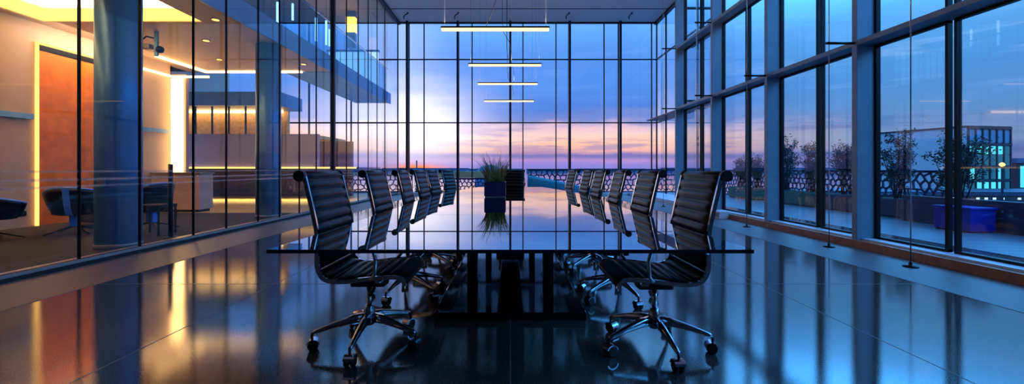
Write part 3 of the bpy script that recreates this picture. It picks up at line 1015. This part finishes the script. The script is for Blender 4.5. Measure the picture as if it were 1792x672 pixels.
def make_chair():
    root = empty('executive_chair', (0, 0, 0))
    iseat = [p for p in SP if p[1] < 0.51 and p[0] > -0.2]
    iback = SP[len(iseat):]
    cushion(iseat).build('seat', 'leather', root)
    bk = cushion(iback).build('backrest', 'leather', root)
    # rolled head end with its round caps
    MB().tube([(-0.297, -0.255, 1.042), (-0.297, 0.255, 1.042)], 0.026, 16).build('head_roll', 'leather', bk)
    for s in (-1, 1):
        MB().tube([(-0.297, s * 0.255, 1.042), (-0.297, s * 0.288, 1.042)], 0.031, 18).build('end_cap', 'rubber', bk)
        rail(s * 0.262, SP).build('side_rail', 'chrome', root)
        # looped arm: chrome hoop from the seat rail up, forward and back to the back rail
        arm = MB().tube([(0.1, s * 0.275, 0.47), (0.125, s * 0.29, 0.5), (0.13, s * 0.292, 0.58), (0.115, s * 0.29, 0.63), (0.07, s * 0.288, 0.645),
                         (-0.08, s * 0.286, 0.648), (-0.17, s * 0.28, 0.64), (-0.198, s * 0.272, 0.62)], 0.011, 10).build('armrest', 'chrome', root)
        MB().bbox(-0.16, 0.08, s * 0.288 - 0.02, s * 0.288 + 0.02, 0.656, 0.672, 0.006).build('arm_pad', 'leather', arm)
    # cross bars and tilt mechanism under the seat
    cb = MB()
    for x in (0.13, -0.11):
        cb.tube([(x, -0.262, 0.452), (x * 0.9, -0.15, 0.42), (x * 0.6, 0, 0.405), (x * 0.9, 0.15, 0.42), (x, 0.262, 0.452)], 0.014, 10)
    cb.build('cross_bars', 'chrome', root)
    MB().bbox(-0.1, 0.11, -0.055, 0.055, 0.36, 0.415, 0.012).build('tilt_mechanism', 'rubber', root)
    MB().tube([(0.06, -0.05, 0.385), (0.08, -0.17, 0.378), (0.085, -0.24, 0.37)], [0.006, 0.006, 0.011], 8).build('lever', 'rubber', root)
    MB().tube([(0, 0, 0.2), (0, 0, 0.37)], 0.016, 16).build('gas_lift', 'chrome', root)
    MB().lathe([(0.03, 0.12), (0.036, 0.14), (0.036, 0.2), (0.026, 0.235), (0.022, 0.24)], 24).build('hub', 'dark_chrome', root)
    for k in range(5):
        a = -PI / 2 + k * 2 * PI / 5
        leg = MB()
        pts = [(0.02, 0, 0.165), (0.1, 0, 0.16), (0.2, 0, 0.137), (0.3, 0, 0.108), (0.325, 0, 0.1)]
        prof = [(0.022, 0.03), (0.02, 0.026), (0.016, 0.019), (0.012, 0.013), (0.01, 0.011)]
        vs_, fs_ = [], []
        for (x, y, z), (hw, hh) in zip(pts, prof):
            for kk in range(8):
                q = 2 * PI * kk / 8 + PI / 8
                vs_.append((x, hw * math.copysign(abs(math.cos(q)) ** 0.6, math.cos(q)), z + hh * math.copysign(abs(math.sin(q)) ** 0.6, math.sin(q))))
        for i in range(4):
            for kk in range(8):
                fs_.append((i * 8 + kk, i * 8 + (kk + 1) % 8, (i + 1) * 8 + (kk + 1) % 8, (i + 1) * 8 + kk))
        fs_ += [tuple(range(7, -1, -1)), tuple(32 + kk for kk in range(8))]
        leg.add(vs_, fs_, True)
        lo = leg.build('leg', 'dark_chrome', root, rz=a)
        ca = MB()
        for s in (-1, 1):
            ca.tube([(0.318, s * 0.007, 0.031), (0.318, s * 0.012, 0.031), (0.318, s * 0.026, 0.031), (0.318, s * 0.029, 0.031)], [0.027, 0.031, 0.031, 0.025], 20)
        ca.tube([(0.325, 0, 0.1), (0.325, 0, 0.06)], 0.008, 8)
        ca.build('caster', 'rubber', lo)
        hd = MB()
        vs_, fs_ = [], []
        for i in range(9):
            q = R(20) + R(150) * i / 8
            for y in (-0.03, 0.03):
                for r_ in (0.034, 0.038):
                    vs_.append((0.318 + r_ * math.cos(q), y, 0.031 + r_ * math.sin(q)))
        for i in range(8):
            b = i * 4
            fs_ += [(b, b + 4, b + 6, b + 2), (b + 1, b + 3, b + 7, b + 5), (b, b + 1, b + 5, b + 4), (b + 2, b + 6, b + 7, b + 3)]
        fs_ += [(0, 2, 3, 1), (32, 33, 35, 34)]
        hd.add(vs_, fs_, False).build('caster_hood', 'dark_chrome', lo)
    return root


proto = make_chair()
used = [False]
GRP = 'executive chairs around the glass table'
sidew = {0: 'first', 1: 'second', 2: 'third', 3: 'fourth', 4: 'fifth', 5: 'sixth'}


def place(x, y, rz, label, star):
    o = proto if not used[0] else copy_tree(proto)
    used[0] = True
    o.location = (x, y, 0)
    o.rotation_euler = (0, 0, rz)
    tag(o, label, 'chair', GRP)
    k = 0
    for chd in sorted(o.children, key=lambda c: c.name):
        if chd.name.startswith('leg'):
            chd.rotation_euler = (0, 0, -PI / 2 - rz + star + k * 2 * PI / 5)
            k += 1
    return o


ST = R(-18)
lefts = [(-0.875, 2.66, 0, 0), (-0.885, 3.7, 0, ST), (-0.885, 4.64, 0.03, ST + 0.03), (-0.885, 5.5, -0.05, ST - 0.03), (-0.885, 6.3, -0.1, ST), (-0.88, 7.75, -0.25, 0.2)]
rights = [(0.875, 2.6, PI, 0.06), (0.885, 3.6, PI, -ST), (0.885, 4.54, PI - 0.03, -ST + 0.04), (0.885, 5.5, PI + 0.04, -ST), (0.885, 6.35, PI + 0.08, -ST - 0.03), (0.88, 7.85, PI + 0.14, 0.5)]
for i, (x, y, rz, s) in enumerate(lefts):
    if i < 5:
        lb = 'black ribbed leather chair on the lobby side of the table, %s from the front' % sidew[i]
    else:
        lb = 'black ribbed leather chair turned in at the far corner of the table, lobby side'
    place(x, y, rz, lb, s)
for i, (x, y, rz, s) in enumerate(rights):
    if i < 5:
        lb = 'black ribbed leather chair on the window side of the table, %s from the front' % sidew[i]
    else:
        lb = 'black ribbed leather chair turned in at the far corner of the table, window side'
    place(x, y, rz, lb, s)
place(0.02, 8.72, -PI / 2, 'black ribbed leather chair facing down the table from its far end, behind the plant', 0.3)

# ------------------------------------------------------------------ plant on the table
pp = empty('potted_grass', (-0.185, 5.3, TZ))
tag(pp, 'spiky grass in a dark purple square pot on the glass table', 'plant')
bm_ = MB()
w = 0.13
bm_.bbox(-w, w, -w, w, 0.014, 0.185, 0.006)
bm_.build('pot', 'pot_purple', pp)
MB().bbox(-0.122, 0.122, -0.122, 0.122, 0.0, 0.012, 0.003).build('saucer', 'pot_plate', pp)
MB().bbox(-0.118, 0.118, -0.118, 0.118, 0.185, 0.19, 0.001).build('soil', 'bark', pp)
rnd = random.Random(5)
g = MB()
for i in range(300):
    x0, y0 = rnd.uniform(-0.11, 0.11), rnd.uniform(-0.11, 0.11)
    L_ = rnd.uniform(0.16, 0.3) if rnd.random() < 0.75 else rnd.uniform(0.28, 0.4)
    az = math.atan2(y0, x0) + rnd.uniform(-0.6, 0.6)
    lean = rnd.uniform(0.12, 0.75) * (0.4 + math.hypot(x0, y0) / 0.12)
    wd = rnd.uniform(0.003, 0.0062)
    px, py, pz = x0, y0, 0.188
    side = (-math.sin(az + 0.8), math.cos(az + 0.8))
    vs_, fs_ = [], []
    S = 6
    for k in range(S + 1):
        t_ = k / S
        ww = wd * (1 - t_ * 0.85)
        vs_ += [(px - side[0] * ww, py - side[1] * ww, pz), (px + side[0] * ww, py + side[1] * ww, pz)]
        th = lean * (0.3 + 1.3 * t_)
        px += math.cos(az) * math.sin(th) * L_ / S
        py += math.sin(az) * math.sin(th) * L_ / S
        pz += math.cos(th) * L_ / S
        if k < S:
            fs_.append((2 * k, 2 * k + 1, 2 * k + 3, 2 * k + 2))
    g.add(vs_, fs_)
g.build('grass_blades', 'grass_blade', pp)

# ------------------------------------------------------------------ linear pendants
PEND = [(-0.16, 4.57, 1.49), (-0.085, 6.76, 1.64), (-0.05, 8.25, 1.64), (-0.03, 9.95, 1.58)]
for i, (x, y, zz) in enumerate(PEND):
    z = EYE + zz
    p = empty('linear_pendant', (x, y, z))
    tag(p, 'slim glowing linear pendant over the table, %s' % ('nearest and largest looking', 'second from the front', 'third from the front', 'farthest and lowest looking')[i], 'pendant lamp', 'linear pendants over the table')
    MB().bbox(-0.578, 0.578, -0.02, 0.02, 0.012, 0.03, 0.003).build('housing', 'pendant_body', p)
    MB().bbox(-0.572, 0.572, -0.018, 0.018, -0.016, 0.012, 0.003).build('diffuser', 'pendant_light', p)
    for s in (-0.54, 0.54):
        MB().tube([(s, 0, 0.03), (s, 0, ZC - z)], 0.0014, 5).build('suspension_wire', 'rubber', p)
    for sx in (-0.34, 0.34):  # unseen upward area lights added to brighten the ceiling
        ld = bpy.data.lights.new('added_ceiling_fill', 'AREA')
        ld.shape = 'RECTANGLE'
        ld.size, ld.size_y = 0.34, 0.034
        ld.energy = 14
        ld.color = (1.0, 0.82, 0.68)
        lo_ = bpy.data.objects.new('added_ceiling_fill', ld)
        COL.objects.link(lo_)
        lo_.parent = p
        lo_.location = (sx, 0, 0.034)
        lo_.rotation_euler = (PI, 0, 0)
    ex = (0.1, 0.1, 0.12, 0.1)[i]
    if i == 0:
        pts = [(-0.1, 0, 0.03), (-0.06, 0, 0.12), (0.02, 0, 0.35), (0.07, 0, 0.8), (0.1, 0, 1.5), (0.1, 0, ZC - z)]
    else:
        pts = [(ex, 0, 0.03), (ex, 0, 0.22), (ex - 0.03, 0, 0.36), (ex - 0.12, 0, 0.52), (ex - 0.14, 0, 0.7), (ex - 0.14, 0, ZC - z)]
    MB().tube([Vector(q) for q in pts], 0.0045, 6).build('power_cord', 'rubber', p)
cn = empty('pendant_canopy', (-0.02, 13.0, ZC))
tag(cn, 'small metal fitting hanging from the ceiling over the pendants', 'ceiling fitting')
MB().tube([(0, 0, 0), (0, 0, -0.45)], [0.03, 0.05], 14).build('cone', 'post_metal', cn)
MB().lathe([(0.05, -0.62), (0.07, -0.58), (0.07, -0.47), (0.05, -0.45)], 18).build('collar', 'chrome', cn)
MB().tube([(0, 0, -0.62), (0, 0, -0.95)], 0.03, 10).build('stem', 'post_metal', cn)
for i, x in enumerate((-4.1, -2.08, 2.35, 4.85)):
    hk = empty('ceiling_hook', (x, 17.1, ZC))
    tag(hk, 'small dark hooked fitting on the ceiling near the back glass, %s from the lobby side' % ordn[i], 'ceiling fitting', 'hooked ceiling fittings')
    MB().lathe([(0.04, -0.02), (0.04, 0.0)], 14).build('plate', 'black_metal', hk)
    MB().tube([(0, 0, -0.01), (0.0, -0.02, -0.06), (-0.08, -0.05, -0.1), (-0.14, -0.06, -0.2), (-0.12, -0.06, -0.28)], 0.02, 8).build('hook', 'black_metal', hk)

# ------------------------------------------------------------------ cable stays of the right facade
for i, (y, arm) in enumerate(((4.72, False), (5.93, True), (7.99, True), (10.15, True), (12.35, True))):
    cb = empty('cable_stay', (4.41, y, 0.0022))
    tag(cb, 'thin steel cable from floor to ceiling before the finned windows, %s from the front' % ordn[i], 'cable', 'steel cable stays')
    MB().tube([(0, 0, 0.03), (0, 0, ZC - 0.0022)], 0.006, 8).build('cable', 'steel_cable', cb)
    MB().lathe([(0.07, 0.0), (0.07, 0.012), (0.02, 0.016), (0.016, 0.05), (0.008, 0.06)], 20).build('floor_plate', 'black_metal', cb)
    if arm:
        for z in BEAMS:
            MB().tube([(-0.04, 0, z), (XR - 4.41, 0, z)], 0.018, 10).build('bracket_arm', 'black_metal', cb)
oc = empty('floor_outlet_box', (4.55, 9.4, 0.0022))
tag(oc, 'small white floor box against the baseboard by the second window side chair', 'socket box')
MB().bbox(-0.02, 0.18, -0.12, 0.12, 0.0, 0.16, 0.006).build('box', 'ceiling_white', oc)
MB().box(-0.024, -0.02, -0.09, -0.01, 0.03, 0.13).build('socket', 'grey_metal', oc)
MB().box(-0.024, -0.02, 0.01, 0.09, 0.03, 0.13).build('socket', 'grey_metal', oc)
sg = empty('glass_sign', (XG - 0.012, 11.35, 1.0))
tag(sg, 'small block of dark characters applied to the glass of the last finned bay', 'sign')
for cx, rows_ in ((-0.2, (0.62, 0.74, 0.86)), (-0.06, (0.6, 0.7, 0.8, 0.9)), (0.1, (0.74, 0.9))):
    q = MB()
    for z in rows_:
        q.box(-0.002, 0.0, cx - 0.04, cx + 0.04, z + 0.028, z + 0.04).box(-0.002, 0.0, cx - 0.045, cx + 0.045, z - 0.02, z - 0.008)
        q.box(-0.002, 0.0, cx - 0.006, cx + 0.008, z - 0.045, z + 0.055).box(-0.002, 0.0, cx + 0.03, cx + 0.042, z - 0.03, z + 0.01)
    q.build('lettering', 'black_metal', sg)

# ------------------------------------------------------------------ terrace
struct(MB().box(XG + 0.08, 9.7, -6, YE, -0.25, -0.03).box(XW + 0.05, 9.7, YE, 21.0, -0.25, -0.03).box(-15, XW + 0.05, YB + 0.1, 21.0, -0.25, -0.03),
       'floor_terrace', 'deck', 'grey timber deck of the terrace outside', 'deck')
UX = 8.5
struct(MB().bbox(UX, UX + 0.16, -6, 9.3, -0.03, 0.52), 'wall_terrace', 'upstand', 'low dark upstand along the near edge of the terrace', 'wall')


def lattice(name, label, p0, p1, z0, z1, cell=0.17, seed=1, mname='lattice_paint'):
    """perforated parapet: jittered honeycomb with real rounded openings"""
    rr = random.Random(seed)
    p0, p1 = Vector((p0[0], p0[1], 0)), Vector((p1[0], p1[1], 0))
    L_ = (p1 - p0).length
    dirv = (p1 - p0).normalized()
    nor = Vector((-dirv.y, dirv.x, 0))
    H = z1 - z0
    r_ = cell / math.sqrt(3)
    key = {}
    faces = []

    def vid(u, v):
        kk = (round(u / cell * 12), round(v / cell * 12))
        if kk not in key:
            ju, jv = rr.uniform(-1, 1) * cell * 0.17, rr.uniform(-1, 1) * cell * 0.17
            key[kk] = (len(key), min(max(u + ju, 0), L_), min(max(v + jv, 0), H))
        return key[kk][0]
    row, v = 0, 0.0
    while v < H + r_:
        u = cell / 2 if row % 2 else 0.0
        while u < L_ + cell:
            q = [vid(u + r_ * math.sin(PI / 3 * k), v + r_ * math.cos(PI / 3 * k)) for k in range(6)]
            faces.append(q)
            u += cell
        v += 1.5 * r_
        row += 1
    bm = bmesh.new()
    vl = sorted(key.values())
    bv = [bm.verts.new(p0 * 0 + dirv * a + Vector((0, 0, b))) for _, a, b in vl]
    for q in faces:
        if len(set((round(vl[i][1], 4), round(vl[i][2], 4)) for i in q)) >= 4:
            try:
                bm.faces.new([bv[i] for i in q])
            except ValueError:
                pass
    bm.normal_update()
    orig = list(bm.faces)
    bmesh.ops.inset_individual(bm, faces=orig, thickness=cell * 0.13)
    bmesh.ops.delete(bm, geom=orig, context='FACES_ONLY')
    ext = bmesh.ops.extrude_face_region(bm, geom=list(bm.faces))
    bmesh.ops.translate(bm, verts=[q for q in ext['geom'] if isinstance(q, bmesh.types.BMVert)], vec=nor * 0.03)
    bmesh.ops.recalc_face_normals(bm, faces=list(bm.faces))
    me = bpy.data.meshes.new('perforated_panel')
    bm.to_mesh(me)
    bm.free()
    me.materials.append(M[mname])
    root = empty(name, (p0.x, p0.y, z0))
    tag(root, label, 'parapet', 'perforated terrace parapets')
    o = bpy.data.objects.new('perforated_panel', me)
    COL.objects.link(o)
    o.parent = root
    a = math.atan2(dirv.y, dirv.x)
    MB().bbox(0, L_, -0.02, 0.05, H, H + 0.035, 0.004).build('top_rail', 'lattice_paint', root, rz=a)
    MB().bbox(0, L_, -0.02, 0.05, -0.03, 0.0, 0.004).build('foot_rail', 'lattice_paint', root, rz=a)
    return root


lattice('perforated_parapet', 'perforated cell pattern parapet behind the planters on the window side', (9.5, 9.2), (9.5, 20.6), 0.0, 1.02, 0.2, 3)
lattice('perforated_parapet', 'perforated cell pattern parapet across the terrace behind the right half of the table', (0.85, 20.6), (9.38, 20.6), 0.0, 1.06, 0.26, 4)
lattice('perforated_parapet', 'lower perforated parapet behind the left half of the table, under a timber cap', (-4.6, 20.6), (0.7, 20.6), 0.0, 0.62, 0.2, 6)
lattice('perforated_parapet', 'perforated cell pattern parapet seen past the lobby glass end', (-12.0, 20.6), (-4.7, 20.6), 0.0, 1.06, 0.26, 8)
tc_ = tag(MB().bbox(-4.4, 0.68, 20.4, 20.75, 0.67, 0.98, 0.01).build('timber_bench', 'tan_timber'), 'long tan timber cap along the low parapet behind the plant', 'bench')
# teal mound in front of the right parapet
q = MB()
vs_, fs_ = [], []
for i in range(13):
    u = i / 12
    x = 0.8 + 3.4 * u
    h_ = 0.78 * (1 - u) ** 0.8 + 0.06
    for yy, hh in ((19.5, 0.0), (19.55, h_ * 0.8), (19.75, h_), (20.05, h_ * 0.9), (20.2, 0.0)):
        vs_.append((x, yy, hh - 0.03))
for i in range(12):
    for k in range(4):
        fs_.append((i * 5 + k, (i + 1) * 5 + k, (i + 1) * 5 + k + 1, i * 5 + k + 1))
fs_ += [tuple(range(5)), tuple(60 + k for k in (4, 3, 2, 1, 0))]
tag(q.add(vs_, fs_, True).build('turf_mound', 'teal_turf'), 'sloping teal green mound before the perforated parapet', 'mound')


def tree(loc, h, wdt, seed, label, leaves=1500):
    rr = random.Random(seed)
    root = empty('planter_shrub', loc)
    tag(root, label, 'shrub', 'leafy shrubs in the terrace planters')
    tr = MB()
    tips = []
    for k in range(13):
        a = rr.uniform(0, 2 * PI)
        sp_ = rr.uniform(0.1, 0.42) * wdt
        hh = h * rr.uniform(0.6, 1.0)
        b0 = Vector((rr.uniform(-0.12, 0.12), rr.uniform(-0.12, 0.12), 0))
        pts = [b0, b0 + Vector((math.cos(a) * sp_ * 0.25, math.sin(a) * sp_ * 0.25, hh * 0.35)),
               b0 + Vector((math.cos(a) * sp_ * 0.6, math.sin(a) * sp_ * 0.6, hh * 0.7)), b0 + Vector((math.cos(a) * sp_ + rr.uniform(-.06, .06), math.sin(a) * sp_, hh))]
        tr.tube(pts, [0.014, 0.011, 0.007, 0.003], 6)
        tips.append(pts)
        for _ in range(4):
            t_ = rr.uniform(0.3, 0.95)
            j = min(2, int(t_ * 3))
            p_ = pts[j].lerp(pts[j + 1], t_ * 3 - j)
            e_ = p_ + Vector((rr.uniform(-0.22, 0.22) * wdt, rr.uniform(-0.22, 0.22) * wdt, rr.uniform(0.05, 0.25)))
            tr.tube([p_, p_.lerp(e_, 0.5) + Vector((0, 0, 0.02)), e_], [0.006, 0.004, 0.002], 5)
            tips.append([p_, p_.lerp(e_, 0.4), p_.lerp(e_, 0.7), e_])
    tr.build('stems', 'bark', root)
    lf = MB()
    for _ in range(leaves):
        pts = rr.choice(tips)
        t_ = rr.uniform(0.1, 1.0) ** 0.8
        j = min(2, int(t_ * 3))
        p_ = pts[j].lerp(pts[j + 1], min(1, t_ * 3 - j)) + Vector((rr.gauss(0, 0.05), rr.gauss(0, 0.05), rr.gauss(0, 0.04)))
        if p_.z < 0.02:
            continue
        s_ = rr.uniform(0.018, 0.036)
        d1 = Vector((rr.gauss(0, 1), rr.gauss(0, 1), rr.gauss(0, 0.8))).normalized()
        d2 = d1.orthogonal().normalized()
        d2 = (d2 * math.cos(rr.uniform(0, 6)) + d1.cross(d2) * 0.7).normalized()
        lf.add([p_ - d1 * s_, p_ + d2 * s_ * 0.45, p_ + d1 * s_, p_ - d2 * s_ * 0.45], [(0, 1, 2, 3)])
    lf.build('foliage', 'leaf', root)


PX = 8.98


def planter(y, L_, h_, m, label, w_=0.5):
    root = empty('planter_box', (PX, y, -0.03))
    tag(root, label, 'planter', 'terrace planter boxes')
    MB().bbox(-w_ / 2, w_ / 2, -L_ / 2, L_ / 2, 0.04, h_, 0.008).build('tub', m, root)
    MB().box(-w_ / 2 + 0.03, w_ / 2 - 0.03, -L_ / 2 + 0.03, L_ / 2 - 0.03, h_, h_ + 0.012).build('soil', 'bark', root)
    MB().box(-w_ / 2 + 0.04, w_ / 2 - 0.04, -L_ / 2 + 0.04, L_ / 2 - 0.04, 0.0, 0.04).build('plinth', 'rubber', root)


planter(16.2, 1.9, 0.42, 'planter_green', 'green planter box nearest the back corner of the terrace')
planter(13.3, 2.0, 0.42, 'planter_green', 'green planter box in the middle of the terrace edge')
planter(11.5, 1.3, 0.42, 'planter_dark', 'dark planter box between the green planter and the big shrub')
planter(9.2, 2.4, 0.42, 'planter_dark', 'dark planter box under the tallest shrub before the office block')
tx = PX
for i, (y, h_, w_, lb) in enumerate((
        (16.7, 1.1, 0.85, 'dense low shrub in the green planter nearest the back corner'),
        (15.6, 1.2, 0.8, 'smaller shrub beside the dense one in the back corner planter'),
        (13.9, 1.75, 0.9, 'tall loose shrub in the middle green planter, its back half'),
        (12.8, 1.5, 0.9, 'rounded shrub in the middle green planter, its front half'),
        (11.5, 1.4, 0.9, 'upright shrub alone in its dark planter'),
        (9.85, 1.65, 1.0, 'tallest spreading shrub with bare twigs before the office block'),
        (8.65, 1.5, 1.0, 'broad shrub at the front end of the nearest dark planter'))):
    tree((tx, y, 0.41), h_, w_, 20 + i, lb, 3400)
bb = empty('blue_container', (8.2, 7.75, -0.03))
tag(bb, 'deep blue storage box standing against the low upstand', 'box')
MB().bbox(-0.22, 0.22, -0.32, 0.32, 0.02, 0.4, 0.01).build('body', 'box_blue', bb)
MB().bbox(-0.24, 0.24, -0.34, 0.34, 0.4, 0.44, 0.008).build('lid', 'box_blue', bb)
MB().box(-0.2, 0.2, -0.3, 0.3, 0.0, 0.02).build('plinth', 'rubber', bb)
lt = MB()
for k in range(11):
    if k != 6:
        y = 0.2 - k * 0.034
        lt.box(-0.224, -0.22, y - 0.012, y - 0.006, 0.31, 0.335).box(-0.224, -0.22, y, y + 0.005, 0.31, 0.335).box(-0.224, -0.22, y - 0.012, y + 0.005, 0.32, 0.325)
lt.build('lettering', 'grey_metal', bb)

# ------------------------------------------------------------------ beyond the terrace
struct(MB().box(-900, 900, -60, 2400, -8.4, -8.0), 'ground_bay', 'bay_water', 'calm water of the bay below the terrace, reaching the horizon', 'water')
ob = empty('office_block', (42.6, 40.0, -8.0), R(11.3))
tag(ob, 'pale concrete office block with a corner of lit teal windows', 'building')
OT = 13.0
MB().box(0, 5.3, 0.0, 9.5, 0, OT).build('wall', 'office_cladding', ob)
for k in range(7):
    MB().box(k * 0.87, k * 0.87 + 0.12, -0.16, -0.02, 0, OT + 0.1).build('mullion', 'office_frame', ob)
for z in (12.85, 11.3, 9.2, 7.9, 6.0, 5.6):
    MB().box(-0.02, 5.35, -0.18, -0.02, z, z + 0.22).build('floor_band', 'office_frame', ob)
rr = random.Random(9)
for k in range(6):
    for z0, z1, pm in ((11.6, 12.8, 'blue_window'), (10.5, 11.25, 'window_cyan'), (9.45, 10.4, 'window_dim'), (8.15, 9.15, 'window_cyan'), (6.25, 7.85, 'window_cyan')):
        if pm == 'window_cyan' and rr.random() < 0.25:
            pm = 'window_dim'
        w_ = MB().box(k * 0.87 + 0.13, k * 0.87 + 0.86, -0.06, -0.01, z0, z1).build('window', pm, ob)
for k in range(2):
    MB().box(-0.06, -0.01, 0.1 + k * 0.85, 0.9 + k * 0.85, 6.3, 9.2).build('window', 'office_teal', ob)
MB().box(-0.1, 5.4, -0.1, 9.6, OT, OT + 0.15).build('roof', 'office_frame', ob)
MB().box(-0.1, 5.4, -0.1, 9.6, 0.0, 5.6).build('podium', 'city_block', ob)
o2 = empty('office_annex', (52.0, 44.0, -8.0), R(-8))
tag(o2, 'lower dark office building with a lit blue window band, at the right picture edge', 'building')
MB().box(0, 14, 0, 8, 0, 9.7).build('wall', 'office_frame', o2)
MB().box(-0.2, 14.2, -0.2, 8.2, 9.7, 10.2).build('roof', 'city_block', o2)
for k in range(9):
    MB().box(0.3 + k * 1.5, 1.6 + k * 1.5, -0.08, -0.01, 7.2, 9.4).build('window', 'window_dim' if k % 3 else 'window_cyan', o2)
o3 = empty('low_shop_row', (33.0, 34.0, -8.0), R(-4))
tag(o3, 'long low dark building with small lit windows below the office block', 'building')
MB().box(-9, 26, 0, 6, 0, 7.0).build('wall', 'office_frame', o3)
MB().box(-9.2, 26.2, -0.2, 6.2, 7.0, 7.3).build('roof', 'upstand', o3)
for k in range(20):
    if rr.random() < 0.75:
        MB().box(-8 + k * 1.65, -7.2 + k * 1.65, -0.08, -0.01, 5.2, 6.1).build('window', 'window_cyan' if k % 2 else 'window_dim', o3)
for k in range(34):
    if rr.random() < 0.8:
        MB().box(0.5 + k * 0.6, 0.66 + k * 0.6, -0.3, -0.21, 6.7, 6.86).build('string_light', 'warm_soft' if k > 26 else 'pale_blue_glow', o3)
sl = empty('street_lamp', (36.5, 31.8, -8.08))
tag(sl, 'street lamp with a bright yellow flare before the office block', 'street lamp')
MB().tube([(0, 0, 0), (0, 0, 9.3), (0.1, -0.1, 9.6)], 0.07, 8).build('pole', 'office_frame', sl)
MB().lathe([(0.04, 9.35), (0.13, 9.42), (0.17, 9.5), (0.12, 9.6), (0.03, 9.64)], 18).build('lantern', 'street_flare', sl)
dm = empty('dome_greenhouse', (-3.0, 60.0, -8.0))
tag(dm, 'small pale dome on a distant roof behind the plant', 'dome')
MB().box(-1.9, 1.9, -0.9, 2.9, 0, 8.2).build('wall', 'city_block', dm)
MB().lathe([(1.9, 8.2), (1.8, 8.7), (1.5, 9.15), (1.0, 9.5), (0.4, 9.66), (0.05, 9.68)], 24, (0, 1)).build('dome_shell', 'lattice_paint', dm)
ms = empty('radio_mast', (-14.2, 65.0, -8.0))
tag(ms, 'thin dark mast against the orange horizon', 'mast')
MB().tube([(0, 0, 0), (0, 0, 10.4)], [0.2, 0.1], 8).build('pole', 'office_frame', ms)
blocks = [(-640, 1400, 160, 11), (-330, 1300, 120, 13), (-190, 1200, 140, 12), (-60, 1350, 200, 10.5), (130, 1300, 160, 10), (330, 1400, 220, 11), (560, 1300, 180, 13), (850, 1250, 240, 13), (-820, 1350, 120, 13), (-480, 1380, 100, 15)]
for i, (x, y, w_, h_) in enumerate(sorted(blocks, key=lambda q: q[0] / q[1])):
    b_ = empty('town_block', (x, y, -8.0))
    tag(b_, 'dim low town building on the horizon, %s in order from the sunset side' % ordn[i], 'building', 'distant town buildings')
    MB().box(-w_ / 2, w_ / 2, 0, 40, 0, h_ - 1.0).build('wall', 'city_block', b_)
    MB().box(-w_ / 2 - 1, w_ / 2 + 1, -1, 41, h_ - 1.0, h_).build('roof', 'upstand', b_)
